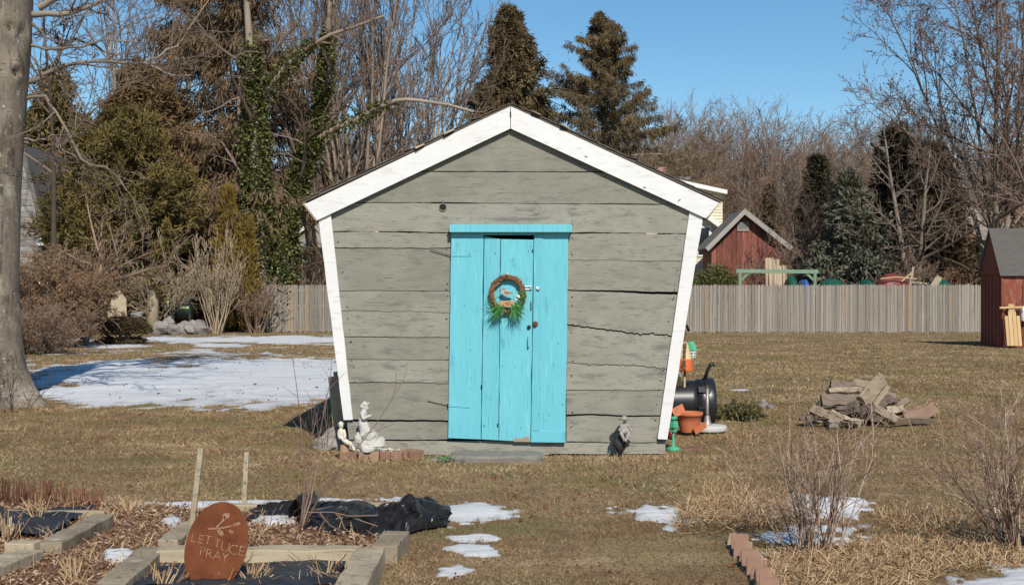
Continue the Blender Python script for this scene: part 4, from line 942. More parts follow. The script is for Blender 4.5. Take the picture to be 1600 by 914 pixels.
# left yard
m = MB(500); p = G(238, 512); p = np.array([(238 - 800) * 46 / F, 46, 0]); m.tube([p, p + (.02, 0, 1.2), p + (.03, 0, 2.0), p + (.05, 0, 2.07)], [.24, .20, .16, .06], 12); tag(m.build('wooden_stump', M['timber'], smooth=True, loc=p), 'tall pale dead stump post behind the clipped hedge', 'stump')
m = MB(501); Yk = 45.; q = [(166, 512), (198, 512), (197, 467), (186, 454), (176, 462), (168, 486)]; m.prism([(W(x, y, Yk)[0], W(x, y, Yk)[2]) for x, y in q][::-1], Yk, Yk + .06); tag(m.build('wooden_screen', M['timber_new'], loc=W(182, 510, Yk)), 'pointed tan board panel standing behind the clipped hedge', 'board')
tm = thing('compost_tumbler', 'dark green compost tumbler on a frame by the stone wall', 'composter', (W(284, 0, 47)[0], 47, 0)); c = W(286, 484, 47)
m = MB(502); m.lathe([(0, -.42), (.30, -.42), (.34, -.36), (.34, .30), (.30, .38), (0, .38)], c, 20, 'x'); m.build('drum', M['tumbler'], tm, True)
m = MB(503); m.lathe([(0, -.25), (.28, -.25), (.30, .1), (0, .2)], c + (-.72, .2, .02), 16, 'x'); m.build('second_drum', M['tumbler'], tm, True)
m = MB(504); m.box(c + (.15, -.345, .08), (.30, .02, .055)); m.box(c + (-.52, -.1, .35), (.06, .06, .5)); m.build('strip', M['stripe'], tm)
for dx in (-.33, .34): m = MB(505); m.bar(c + (dx, -.3, .45), c + (dx, -.36, -.8), .08, .06, (0, 1, 0)); m.build('leg', M['tumbler'], tm)
for i, (x, y, a_, h_, lb) in enumerate(((248, 516, .36, .32, 'left low block of the dry stone wall'), (262, 506, .28, .32, 'pale upper block at the left end of the stone wall'), (272, 517, .33, .25, 'low round stone second along the stone wall'), (286, 514, .30, .30, 'dark stone in the middle of the stone wall'), (300, 511, .36, .26, 'slanted slab on top of the stone wall'), (297, 518, .34, .22, 'flat bottom stone under the slanted slab'), (314, 515, .40, .32, 'big squarish stone at the right end of the wall'))):
    p = W(x, y, 46); stone('wall_stone', lb, (p[0], 46 + .1 * (i % 2), max(p[2], h_ * .6)), (a_, .3, h_), 510 + i, M['stone'], group='stones of the dry stone wall', amp=.3)
stone('wall_stone', 'pale flat stone lying on top of the clipped hedge end', W(215, 492, 44), (.25, .2, .13), 518, M['stone'])
m = MB(519); m.tube([W(233, 524, 40) * (1, 1, 0), W(229, 492, 40), W(224, 470, 40.1)], [.07, .05, .03], 8)
# ------------------------------------------------------------------ plants of the back yard
def blob_bush(name, label, base, size, m_, bark, seed, n=9000, ls=.09, cat='shrub', amp=.25, twigs=0):
    rg = np.random.default_rng(seed); base = np.array(base, float); t = thing(name, label, cat, base)
    d = nrm(rg.normal(size=(n, 3))); d[:, 2] = np.abs(d[:, 2]) * np.sign(d[:, 2] + .55)
    r_ = (.55 + .5 * rg.random(n) ** .5); az = np.arctan2(d[:, 1], d[:, 0]); bump_ = 1 + amp * (fbm(az * 1.7 + 9, d[:, 2] * 3 + seed, seed, 3) - .5) * 2
    p = d * (r_ * bump_)[:, None] * np.array(size) + base + (0, 0, size[2] * .9); k = p[:, 2] > 0.02; p = p[k]; d = d[k]
    m = MB(seed); m.leaves(p, d + rg.normal(size=p.shape) * .6, ls * (.6 + .8 * rg.random(len(p))), ls * .5); m.build('foliage', m_, t)
    st_ = []; rr_ = []
    for _ in range(40):
        e = nrm(rg.normal(size=3)) * np.array(size) * .9 + base + (0, 0, size[2] * .9); e[2] = max(e[2], .1); b0 = base + (rg.normal() * size[0] * .2, rg.normal() * size[1] * .2, 0); st_.append(np.stack([b0, (b0 + e) / 2 + (0, 0, .05), e])); rr_.append([.02, .014, .005])
    m = MB(seed + 1); m.tubes(np.array(st_), np.array(rr_), 4); m.build('stems', bark, t); return t
Yy = 37.0
blob_bush('clipped_hedge', 'low clipped dark yew hedge left of the stone wall', ((190 - 800) * Yy / F, Yy, 0), (.86, .6, .40), M['yew'], M['bark_dark'], 530, 14000, .07, 'hedge', .15)
shrub('rusty_bush', 'large rusty brown bush behind the big trunk', ((80 - 800) * 35 / F, 35, 0), 2.3, M['twig_brown'], 531, 60, .55, .018, ((9, .5), (6, .5), (4, .5)), 'shrub', .02, .14, .006, .7, (M['bush_red'], .06, .5), .15, .7)
shrub('rusty_bush', 'dark tangled low bush at the foot of the rusty one', ((55 - 800) * 31 / F, 31, 0), 1.3, M['twig'], 532, 50, .9, .014, ((8, .5), (6, .5), (3, .5)), 'shrub', -.02, .16, .005, .6, (M['bush_red'], .04, .12), .1, .8)
shrub('multi_stem_shrub', 'tall vase shaped bare shrub at the end of the shorter fence', ((338 - 800) * 47 / F, 47, 0), 3.1, M['twig_pale'], 533, 22, .34, .026, ((5, .42), (5, .42), (3, .4)), 'shrub', .05, .06, .007, .25, None, .25, .35)
shrub('multi_stem_shrub', 'grey bare shrub in front of the shorter fence', ((400 - 800) * 47.6 / F, 47.6, 0), 2.0, M['twig'], 534, 16, .50, .024, ((7, .42), (5, .42), (4, .4)), 'shrub', .05, .08, .006, .3, None, .25, .4)
shrub('multi_stem_shrub', 'pale spreading bare shrub behind the dead stump post', ((250 - 800) * 46.8 / F, 46.8, 0), 2.7, M['twig_pale'], 535, 30, .6, .03, ((7, .45), (6, .45), (4, .45)), 'shrub', .03, .12, .007, .3, None, .2, .5)
shrub('brown_thicket', 'brown leafless thicket left of the dead stump post', ((180 - 800) * 47.5 / F, 47.5, 0), 2.6, M['twig_brown'], 536, 44, .9, .025, ((8, .5), (6, .5), (4, .5)), 'shrub', .02, .13, .007, .7, (M['bush_red'], .07, .08), .15, .6)
shrub('brown_thicket', 'brown leafless thicket under the ivy trunks', ((440 - 800) * 55 / F, 55, 0), 3.2, M['twig'], 537, 40, .8, .025, ((8, .5), (6, .5), (4, .5)), 'shrub', .02, .13, .008, .9, None, .15, .6)
shrub('brown_thicket', 'brown leafless thicket beneath the tall cedars', ((300 - 800) * 52 / F, 52, 0), 2.9, M['twig_brown'], 538, 44, 1.0, .025, ((8, .5), (6, .5), (4, .5)), 'shrub', .02, .13, .008, 1.0, (M['bush_red'], .08, .06), .15, .6)
# small bare fruit tree by the hedge
Yf = 36.0
ft = thing('fruit_tree', 'small crooked bare fruit tree beside the clipped hedge', 'tree', ((128 - 800) * Yf / F, Yf, 0)); rng = np.random.default_rng(540)
m = MB(540); p = np.array([W(x, y, Yf) for x, y in ((127, 545), (136, 520), (143, 498), (147, 470), (150, 447))]); m.tube(p, [.15, .125, .10, .085, .075], 9)
q = np.array([W(x, y, Yf) for x, y in ((140, 510), (130, 502), (118, 492))]); m.tube(q, [.06, .05, .04], 7); m.build('trunk', M['bark_b'], ft, True)
LB = [[(150, 448), (152, 437), (147, 420), (138, 410), (122, 408), (100, 392)], [(150, 448), (165, 430), (190, 415), (215, 403), (238, 394)], [(147, 470), (165, 462), (185, 450), (192, 432)], [(152, 437), (160, 425), (178, 420), (184, 400), (178, 380), (170, 350)], [(150, 447), (158, 425), (158, 405), (150, 380), (140, 340), (135, 310)], [(165, 430), (180, 412), (200, 395), (208, 378)], [(150, 447), (175, 438), (205, 430), (235, 420), (262, 415)]]
m = MB(541); P0 = []; Q0 = []
for i, l in enumerate(LB):
    p = np.array([W(x, y, Yf + (i % 3 - 1) * .08 * k) for k, (x, y) in enumerate(l)]); t_ = np.linspace(0, len(p) - 1, 8); p = np.array([np.interp(t_, np.arange(len(p)), p[:, k]) for k in range(3)]).T
    P0.append(p); Q0.append(np.linspace(.055, .016, 8))
P = np.array(P0); Q = np.array(Q0); m.tubes(P, Q, 6)
for nch, lr in ((5, .5), (4, .5), (4, .5)): P, Q = grow(rng, P, Q, nch, .2, 1, .7, .25, lr, 4, .15, .08, .6, .4, .3, .006); m.tubes(P, Q, 4)
m.build('branches', M['twig'], ft, True)
# the big trunk at the left edge
YT = 16.5; s_ = YT / F
bt = thing('old_tree', 'huge smooth grey trunk with knot holes at the frame edge', 'tree', W(-15, 635, YT) * (1, 1, 0))
rows = [(-260, -2, 56), (-60, -8, 58), (0, -10, 58), (60, -11, 57), (120, -12, 54), (200, -18, 54), (300, -22, 52), (450, -24, 51), (530, -23, 54), (575, -20, 58), (605, -16, 64), (622, -13, 70), (636, -10, 78), (650, -10, 82)]
rw = np.array(rows, float); yy = np.linspace(-260, 650, 180); cx = np.interp(yy, rw[:, 0], rw[:, 1]); rad = np.interp(yy, rw[:, 0], rw[:, 2]) * s_
k = 64; a = np.arange(k) * 2 * pi / k; A_, Z_ = np.meshgrid(a, CH - (yy - HZ) * s_)
Rr = rad[:, None] * (1 + .035 * (fbm(np.cos(A_) * 1.5 + 5, Z_ * .8 + np.sin(A_) * 1.5, 17, 4) - .5) * 2)
Rr *= 1 + .10 * np.clip((.55 - Z_) / .55, 0, 1) * np.sin(A_ * 5 + 1)
for (ky, ka, am, w) in ((52 / 1.0, -.75, .06, .13), (118, -.55, .075, .12), (60, -.45, .03, .25)):
    kz = CH - (ky - HZ) * s_; da = (A_ - (2 * pi + ka) + pi) % (2 * pi) - pi; d2 = (da * .47 / w) ** 2 + ((Z_ - kz) / (w * 1.25)) ** 2
    Rr += am * np.exp(-d2) - am * 2.2 * np.exp(-d2 * 9)
Xc = (cx - 800) * s_
V = np.stack([Xc[:, None] + Rr * np.cos(A_), YT + Rr * np.sin(A_), Z_], -1); n_ = len(yy)
ii = (np.arange(n_ - 1) * k)[:, None]; jj = np.arange(k)[None]; j2 = (jj + 1) % k
m = MB(550); m.add(V.reshape(-1, 3), np.stack([ii + jj, ii + k + jj, ii + k + j2, ii + j2], -1).reshape(-1, 4), 0.); m.build('trunk', M['bark'], bt, True)
m = MB(551)
for (ky, ka, r_) in ((52, -.75, .032), (118, -.55, .05)):
    kz = CH - (ky - HZ) * s_; r0 = np.interp(ky, rw[:, 0], rw[:, 2]) * s_; c0_ = (np.interp(ky, rw[:, 0], rw[:, 1]) - 800) * s_
    m.rock((c0_ + (r0 - .035) * cos(ka), YT + (r0 - .035) * sin(ka), kz), (r_, r_, r_ * 1.5), 3, .2, 14)
m.build('knot_hollow', M['bark_dark'], bt, True)
LB = [([(38, 130), (62, 123), (82, 108), (92, 88), (95, 75), (118, 60), (140, 70), (165, 82)], .040), ([(38, 152), (69, 149), (82, 170), (111, 216), (131, 256), (170, 262), (200, 300)], .028), ([(70, 118), (85, 108), (131, 96), (158, 95), (210, 98), (243, 103), (262, 121), (300, 118)], .030),
      ([(40, 22), (90, 24), (115, 20), (150, 5), (190, -20)], .045), ([(222, 98), (250, 84), (279, 70), (289, 56), (325, 0), (340, -40)], .016), ([(48, 38), (70, 55), (72, 75), (95, 130), (125, 190)], .024), ([(60, 10), (100, -10), (150, -30), (210, -40)], .05), ([(42, 70), (80, 78), (120, 74), (170, 60), (230, 66)], .022), ([(38, 215), (60, 222), (84, 208), (98, 235), (120, 245)], .018), ([(85, 110), (100, 120), (115, 125), (120, 160), (118, 200)], .016), ([(95, 75), (80, 60), (76, 50), (85, 40), (110, 30)], .018), ([(38, 222), (70, 235), (90, 260), (130, 270)], .012)]
P0 = []; Q0 = []; rng = np.random.default_rng(560)
for i, (l, r_) in enumerate(LB):
    dr = rng.normal() * .10
    p = np.array([W(x, y, YT + .1 + dr * j) for j, (x, y) in enumerate(l)]); t_ = np.linspace(0, len(p) - 1, 12); p = np.array([np.interp(t_, np.arange(len(p)), p[:, q]) for q in range(3)]).T + rng.normal(size=(12, 3)) * .012
    P0.append(p); Q0.append(np.linspace(r_, r_ * .3, 12))
for i in range(9):   # the crown above the picture, whose shade falls on the snow
    z0 = 5.6 + .45 * i; az = rng.uniform(-.5, 1.3); x0 = (-9 - 800) * s_
    p, q = walk(rng, (x0 + .3 * cos(az), YT + .3 * sin(az), z0), (cos(az), sin(az), .45), 3.2 + 1.6 * rng.random(), 12, .09, .03, .07, .02)
    P0.append(p); Q0.append(q)
P = np.array(P0); Q = np.array(Q0); m = MB(552); m.tubes(P, Q, 8); m.build('limbs', M['bark_b'], bt, True)
m = MB(553)
for nch, lr in ((8, .38), (6, .45), (4, .45)): P, Q = grow(rng, P, Q, nch, .2, 1, .75, .25, lr, 5, .16, .02, .55, .4, .3, .0035); m.tubes(P, Q, 4)
m.build('twigs', M['twig_far'], bt, True)
# bare twigs hanging at the trunk's foot
shrub('bramble', 'thin dark bramble stems arching at the foot of the huge trunk', ((20 - 800) * 15.6 / F, 15.6, 0), 1.1, M['bark_dark'], 565, 12, .7, .005, ((4, .5), (3, .5)), 'shrub', -.03, .16, .002, .4, None, .2, .7)

# ------------------------------------------------------------------ trees beyond
bx = lambda x, Y: ((x - 800) * Y / F, Y, 0)
bare_tree('bare_tree', 'bare grey tree behind the huge trunk with fine twigs', bx(90, 44), 12.5, (M['bark_dark'], M['twig_far']), 600, 1, .1, .13, ((12, .5), (9, .45), (7, .45)), .7, .05, .010, tmin=.45)
bare_tree('bare_tree', 'bare grey tree rising between huge trunk and brown spruce', bx(195, 54), 14.5, (M['bark_far'], M['twig_far']), 601, 3, .14, .16, ((10, .42), (8, .42), (6, .45)), .6, .06, .011)
sp_prof = lambda w, e=.8: (lambda h: w * (1 - h) ** e * (.75 + .25 * min(1, h * 5)) + .15)
conifer('spruce_tree', 'tall dying brown spruce with drooping sprays left of the ivy', bx(372, 53), 19.5, lambda h: 4.3 * (1 - h) ** .75 + .5, M['spruce_b'], M['bark_far'], 610, 165, 12, 7, -.1, .08, (.42, .055), 1.1, .22, .28, gap=.55, seclen=.36)
conifer('spruce_tree', 'dark ragged spruce half hidden behind the left bare tree', bx(285, 62), 21, lambda h: 3.6 * (1 - h) ** .7 + .3, M['spruce_b'], M['bark_far'], 611, 110, 11, 7, -.05, .08, (.5, .06), 1.0, .3, .25, gap=.65)
cp = lambda w: (lambda h: w * (math.sin(pi * min(1, .12 + .88 * h) ** .85) ** .7 * .9 + .12))
conifer('cedar_tree', 'broad olive cedar directly right of the huge trunk', bx(166, 50), 8.4, cp(2.6), M['cedar'], M['bark_dark'], 620, 150, 10, 15, .3, -.02, (.26, .06), -.05, .04, .2, sidej=.6, seclen=.36, gap=.4)
conifer('cedar_tree', 'olive cedar in the middle of the left group', bx(210, 48), 8.0, cp(2.6), M['cedar'], M['bark_dark'], 621, 150, 10, 15, .3, -.02, (.26, .06), -.05, .04, .2, sidej=.6, seclen=.36, gap=.4)
conifer('cedar_tree', 'browned cedar with orange tinted top left of the arborvitae', bx(228, 52), 10.4, cp(2.7), M['cedar_b'], M['bark_dark'], 622, 170, 10, 14, .3, -.02, (.28, .06), .3, .04, .2, sidej=.6, seclen=.45)
conifer('cedar_tree', 'olive cedar behind the tall vase shaped shrub', bx(292, 57), 8.2, cp(2.1), M['cedar'], M['bark_dark'], 623, 140, 10, 15, .3, -.02, (.26, .06), -.1, .04, .2, sidej=.6, seclen=.45)
conifer('cedar_tree', 'dark cedar hiding behind the huge trunk', bx(82, 66), 13.0, cp(2.4), M['cedar'], M['bark_dark'], 624, 120, 9, 7, .3, -.02, (.36, .11), 0, .04, .2, sidej=.6, seclen=.45)
ap_ = lambda w: (lambda h: w * (1 - h ** 2.2) ** .8 + .04)
conifer('arborvitae', 'taller golden green arborvitae column', bx(352, 48.9), 5.55, ap_(.68), M['arbor'], M['bark_dark'], 630, 150, 9, 14, .9, -.06, (.20, .06), -.7, .02, .1, sidej=.35, seclen=.5)
conifer('arborvitae', 'shorter golden arborvitae tucked right of the taller one', bx(385, 48.8), 4.4, ap_(.50), M['arbor'], M['bark_dark'], 631, 130, 9, 13, .9, -.06, (.20, .06), -.7, .02, .1, sidej=.35, seclen=.5)
def ivy_tree(label, pts, Y, rad, ivr, seed, side=(), twig=True):
    rng = np.random.default_rng(seed); p = np.array([W(x, y, Y) for x, y in pts]); p[0, 2] = -.1; t = thing('ivy_tree', label, 'tree', (*p[0][:2], 0))
    T_ = np.linspace(0, len(p) - 1, 14); p = np.array([np.interp(T_, np.arange(len(p)), p[:, q]) for q in range(3)]).T; r_ = np.linspace(rad, rad * .25, 14)
    m = MB(seed); m.tube(p, r_, 9); SP = []; SQ = []
    for l, r0 in side:
        q = np.array([W(x, y, Y - .3 * i) for i, (x, y) in enumerate(l)]); tt = np.linspace(0, len(q) - 1, 14); q = np.array([np.interp(tt, np.arange(len(q)), q[:, z]) for z in range(3)]).T; m.tube(q, np.linspace(r0, r0 * .35, 14), 8); SP.append(q); SQ.append(np.linspace(r0, r0 * .35, 14))
    m.build('trunk', M['bark_far'], t, True)
    n = 15000; u = rng.random(n) ** 1.25 * ivr[2]; x = u * 13; i = np.minimum(x.astype(int), 12); f_ = (x - i)[:, None]; c = p[i] * (1 - f_) + p[i + 1] * f_
    wid = ivr[0] + (ivr[1] - ivr[0]) * u / ivr[2]; wid = wid * (.55 + .9 * fbm(u * 14, u * 0 + seed, seed, 3)); d = nrm(rng.normal(size=(n, 3)) * (1, 1, .5)); r2 = wid * (.45 + .6 * rng.random(n) ** .5) * (1 + .5 * (fbm(c[:, 2] * 1.7, np.arctan2(d[:, 1], d[:, 0]) * 1.3, seed + 3, 3) - .5) * 2)
    B = c + d * r2[:, None]; D = d + rng.normal(size=(n, 3)) * .6 + (0, 0, -.35)
    for q in SP[:1]:
        n2 = 900; k_ = rng.random(n2) * 6; i = k_.astype(int); f_ = (k_ - i)[:, None]; dd = nrm(rng.normal(size=(n2, 3))); B = np.concatenate([B, q[i] * (1 - f_) + q[i + 1] * f_ + dd * (.12 + .35 * rng.random(n2) * (1 - k_ / 8))[:, None]]); D = np.concatenate([D, dd + (0, 0, -.4)])
    m = MB(seed + 1); m.leaves(B, D, .13 * (.5 + .8 * rng.random(len(B))), .11); m.build('ivy', M['ivy'], t)
    P = np.concatenate([p[None]] + [q[None] for q in SP]); Q = np.concatenate([r_[None]] + [q[None] for q in SQ]); m = MB(seed + 2)
    for nch, lr in ((9, .22), (7, .5), (5, .5)): P, Q = grow(rng, P, Q, nch, .3, 1, .8, .25, lr, 5, .15, .03, .5, .4, .3, .010); m.tubes(P, Q, 4)
    m.build('branches', M['twig_far'], t, True)
ivy_tree('straight trunk thickly wrapped in green ivy right of the arborvitae', [(408, 455), (405, 380), (402, 300), (398, 200), (392, 100), (385, 0), (380, -80)], 50, .32, (1.30, .32, .72), 640, [([(415, 150), (440, 110), (480, 75), (515, 55), (560, 40), (600, 25)], .12)])
ivy_tree('leaning ivy covered tree with a long pale limb towards the shed', [(430, 455), (440, 380), (462, 300), (486, 220), (504, 150), (512, 60), (518, -40)], 52, .30, (.72, .25, .85), 641, [([(480, 228), (515, 205), (560, 185), (600, 165), (625, 155), (660, 158), (705, 165), (740, 175)], .13)])
bare_tree('maple_tree', 'many stemmed bare maple fanning up left of the shed roof', bx(560, 62), 17.5, (M['bark_far'], M['twig_far']), 650, 13, .17, .17, ((9, .34), (8, .40), (6, .42)), .42, .09, .012, tmin=.3)
bare_tree('maple_tree', 'bare maple with steep stems just above the left roof slope', bx(640, 66), 16.5, (M['bark_far'], M['twig_far']), 651, 10, .17, .16, ((9, .36), (8, .40), (6, .42)), .45, .08, .012, tmin=.3)
bare_tree('maple_tree', 'bare maple with dense stems behind the ivy covered tree', bx(500, 70), 18.5, (M['bark_far'], M['twig_far']), 652, 8, .14, .19, ((9, .36), (8, .40), (6, .42)), .45, .08, .013, tmin=.3)
conifer('spruce_tree', 'dense narrow spruce rising behind the shed roof peak', bx(806, 70), 17.25, lambda h: 2.35 * min(1, (1 - h) * 2.6) ** .7 + .12, M['spruce'], M['bark_dark'], 660, 300, 10, 10, .15, .02, (.34, .075), .35, .12, .26, gap=.35, seclen=.42)
conifer('spruce_tree', 'broad spruce with open upturned boughs right of the roof peak', bx(948, 72), 17.6, lambda h: 9.6 * (1 - h) ** .86 + .05, M['spruce'], M['bark_far'], 661, 225, 25, 6, .02, .045, (.25, .045), .95, .10, .26, gap=.22, seclen=.115)
conifer('spruce_tree', 'small dark spruce left of the blue spruce', bx(1278, 76), 9.7, sp_prof(1.9), M['darkgreen'], M['bark_dark'], 662, 130, 9, 7, .05, .02, (.36, .11), .2, .05, .16)
conifer('blue_spruce', 'blue grey spruce standing behind the stockade fence', bx(1331, 57.5), 6.9, sp_prof(2.1, .75), M['blue'], M['bark_dark'], 663, 150, 9, 8, .12, .0, (.28, .09), .05, .04, .14)
conifer('pine_tree', 'dark irregular pine right of the blue spruce', bx(1412, 66), 10.0, lambda h: (2.5 * (1 - h) ** .5 + .2) * (.55 + .6 * math.sin(h * 17) ** 2), M['darkgreen'], M['bark_dark'], 664, 75, 9, 9, .12, -.01, (.42, .14), -.05, .08, .2, gap=.2)
conifer('pine_tree', 'dark brownish pine standing behind the fence corner', bx(1462, 70), 9.4, lambda h: (2.4 * (1 - h) ** .5 + .2) * (.6 + .5 * math.sin(h * 13 + 1) ** 2), M['spruce_b'], M['bark_dark'], 665, 70, 9, 9, .1, -.01, (.42, .14), 0, .08, .2, gap=.25)
conifer('cedar_tree', 'little dark cedar left of the far brown fence', bx(1510, 72), 4.6, cp(1.1), M['darkgreen'], M['bark_dark'], 666, 60, 7, 6, .4, -.02, (.3, .1), 0, .05, .1)
conifer('cedar_tree', 'little brown conifer in the wood left of the small spruce', bx(1205, 84), 8.6, sp_prof(.9), M['spruce_b'], M['bark_dark'], 667, 60, 7, 6, .2, 0, (.34, .1), 0, .05, .1)
blob_bush('rhododendron', 'rounded green shrub above the fence left of the barn', bx(1118, 56), (1.05, .8, 1.40), M['boxleaf'], M['bark_dark'], 670, 7000, .13, 'shrub', .2)
blob_bush('brown_bush', 'brown rounded bush before the dark brown fence', bx(1500, 60), (1.0, .8, 1.45), M['bush_red'], M['bark_dark'], 672, 5000, .12, 'shrub', .3)
bare_tree('bare_tree', 'large bare tree with red buds towering over the red shed', bx(1562, 58), 17.5, (M['bark_b'], M['twig_far']), 680, 6, .22, .17, ((14, .40), (12, .42), (9, .42)), .65, .06, .009, wob=.12, tmin=.18, buds=(M['budred'], .10, .5))
bare_tree('bare_tree', 'bare tree with a pale forked trunk behind the red tarp', bx(1440, 57), 9.0, (M['bark_b'], M['twig_far']), 681, 2, .10, .17, ((14, .42), (10, .45), (7, .45)), 1.0, .03, .010, tmin=.12)
bare_tree('bare_tree', 'bare budding tree far behind the right roof', bx(1660, 70), 19, (M['bark_far'], M['twig_far']), 682, 3, .22, .26, ((10, .5), (8, .45), (7, .45)), .65, .05, .013, buds=(M['budred'], .10, .25))
bare_tree('bare_tree', 'thin bare tree behind the barn roof', bx(1240, 72), 8.0, (M['bark_far'], M['twig_far']), 683, 3, .3, .10, ((9, .5), (8, .45), (6, .45)), .7, .03, .010)
shrub('brown_thicket', 'brown twiggy thicket between the barn and the blue spruce', bx(1238, 61), 4.0, M['twig'], 684, 30, .55, .03, ((9, .45), (7, .45), (5, .45)), 'shrub', .03, .12, .009, .8, None, .15, .6)
shrub('brown_thicket', 'brown tangle of twigs in front of the dark pines', bx(1415, 55.5), 3.0, M['twig'], 685, 20, .9, .025, ((8, .5), (6, .5), (4, .5)), 'shrub', .02, .14, .009, 1.0, None, .15, .7)
# far leafless wood: one mass
rng = np.random.default_rng(800); NT = 850; tx = rng.uniform(-62, 66, NT); ty = rng.uniform(98, 138, NT)
hh = np.where(tx > 8, 15.0, 12.5) * (ty / 118) * (.78 + .32 * rng.random(NT)) * np.where((tx > 26), .92, 1.0)
zz = np.linspace(0, 1, 6); P = np.stack([np.stack([tx[:, None] + np.cumsum(rng.normal(size=(NT, 6)) * .25, 1), ty[:, None] + np.cumsum(rng.normal(size=(NT, 6)) * .25, 1), hh[:, None] * zz[None]], -1)], 0)[0]
Q = (.09 + .07 * rng.random(NT))[:, None] * np.linspace(1, .25, 6)[None]; m = MB(800); m.tubes(P, Q, 5)
P, Q = grow(rng, P, Q, 13, .15, 1, .62, .18, .42, 4, .09, .08, .5, .4, .45, .018); m.tubes(P, Q, 3)
P, Q = grow(rng, P, Q, 9, .15, 1, .65, .22, .45, 3, .10, .05, .6, .45, .4, .014); m.tubes(P, Q, 3)
k_ = rng.random(len(P)) < .6; P, Q = grow(rng, P[k_], Q[k_], 5, .2, 1, .65, .25, .55, 2, .08, .05, .7, .5, .4, .012); m.tubes(P, Q, 3)
kind(m.build('far_woods', M['wood_far'], smooth=True), 'stuff')
rng = np.random.default_rng(801); n = 2600; X = rng.uniform(-60, 62, n); Y = rng.uniform(88, 128, n); d = nrm(rng.normal(size=(n, 3)) * (.35, .35, .1) + (0, 0, 1)); L_ = rng.uniform(2, 5.5, n); P = np.stack([np.c_[X, Y, 0 * X], np.c_[X, Y, 0 * X] + d * L_[:, None] * .5, np.c_[X, Y, 0 * X] + (d + rng.normal(size=(n, 3)) * .12) * L_[:, None]], 1); Q = np.full((n, 3), .03)
m = MB(801); m.tubes(P, Q, 3); P, Q = grow(rng, P, Q, 9, .1, 1, .6, .2, .45, 3, .1, .05, .6, .5, .4, .018); m.tubes(P, Q, 3)
P, Q = grow(rng, P, Q, 4, .1, 1, .6, .2, .5, 2, .1, .05, .6, .5, .4, .016); m.tubes(P, Q, 3)
kind(m.build('undergrowth', M['wood_far'], smooth=True), 'stuff')
# ------------------------------------------------------------------ around the shed: statues, bricks, stones
YS = 11.16
def P3(x0, y0, s): return lambda x, y, d=0.0: W(x0 + x / s, y0 + y / s, YS + d) + np.array([0, d * 0, 0])
f = P3(520, 615, 8.31)
st = thing('statue', 'white kneeling praying figure statue on a rocky base beside the shed corner', 'statue', (*W(575, 708, YS)[:2], 0))
m = MB(101); rg = np.random.default_rng(101)
for (x, y, rx, rz, ry, s) in ((470, 690, .125, .07, .09, 1), (590, 680, .075, .085, .08, 2), (370, 640, .07, .09, .08, 3), (330, 740, .045, .035, .05, 4), (470, 600, .09, .07, .07, 5), (330, 560, .035, .045, .05, 6)):
    m.rock(f(x, y), (rx, ry, rz), s, .5, 22)
m.build('rock_base', M['statue'], st)
pts = [f(400, 450), f(392, 370), f(395, 290), f(405, 235), f(412, 205), f(420, 170), f(428, 130), f(385, 260, -.035), f(395, 330, -.06), f(440, 300, -.055), f(490, 285, -.03), f(395, 262, .035), f(415, 335, .05), f(450, 305, .04), f(492, 287, -.01), f(430, 520), f(500, 560), f(535, 600), f(505, 275, -.02)]
ed = [(0, 1), (1, 2), (2, 3), (3, 4), (4, 5), (5, 6), (3, 7), (7, 8), (8, 9), (9, 10), (10, 18), (3, 11), (11, 12), (12, 13), (13, 14), (0, 15), (15, 16), (16, 17)]
skin_mesh('figure', pts, ed, [.052, .038, .044, .042, .016, .028, .027, .022, .018, .015, .012, .022, .018, .015, .012, .075, .075, .06, .008], M['statue'], st)
m = MB(102); m.rock(f(408, 140), (.036, .036, .030), 7, .3, 16); m.rock(f(470, 125), (.012, .012, .012), 8, .3, 10); m.rock(f(370, 190), (.016, .02, .026), 9, .4, 10); m.rock(f(390, 168), (.03, .03, .03), 3, .3, 12); m.build('hair', M['statue'], st, True)
m = MB(103); c = f(447, 190); m.rock(c + (0, -.004, 0), (.016, .018, .022), 4, .1, 12); m.rock(f(462, 195), (.006, .006, .007), 5, .1, 8); m.build('face', M['statue'], st, True)

YS = 11.12
st2 = thing('statue', 'small cream seated child statue on a terracotta cylinder', 'statue', (*W(535, 705, YS)[:2], 0))
pts = [f(110, 620), f(112, 560), f(115, 500), f(112, 450), f(105, 415), f(105, 390), f(85, 480, -.02), f(78, 540, -.03), f(95, 590, -.03), f(145, 480, -.01), f(158, 540, -.03), f(150, 590, -.04), f(180, 630, -.03), f(235, 650, -.04), f(265, 700, -.04), f(290, 745, -.04), f(170, 625, .02), f(225, 640, .02), f(255, 690, .01)]
ed = [(0, 1), (1, 2), (2, 3), (3, 4), (4, 5), (2, 6), (6, 7), (7, 8), (2, 9), (9, 10), (10, 11), (0, 12), (12, 13), (13, 14), (14, 15), (0, 16), (16, 17), (17, 18)]
skin_mesh('figure', pts, ed, [.035, .030, .032, .014, .024, .024, .017, .014, .011, .017, .014, .011, .025, .02, .016, .013, .024, .019, .013], M['statue_c'], st2)
m = MB(104); m.rock(f(108, 392, .004), (.027, .03, .022), 12, .3, 14); m.build('hair', M['statue_c'], st2, True)
m = MB(105); m.rock(f(112, 420, -.022), (.010, .006, .012), 12, .1, 10); m.build('face', M['statue_c'], st2, True)
m = MB(106); c = f(150, 785); c[2] = 0; m.lathe([(0, 0), (.048, 0), (.040, .085), (.036, .10), (0, .10)], c + (0, .02, .035), 18)
tag(m.build('terracotta_cylinder', M['brick'], smooth=False, bevel=.002, loc=c), 'upturned terracotta cylinder under the small seated statue', 'pot')

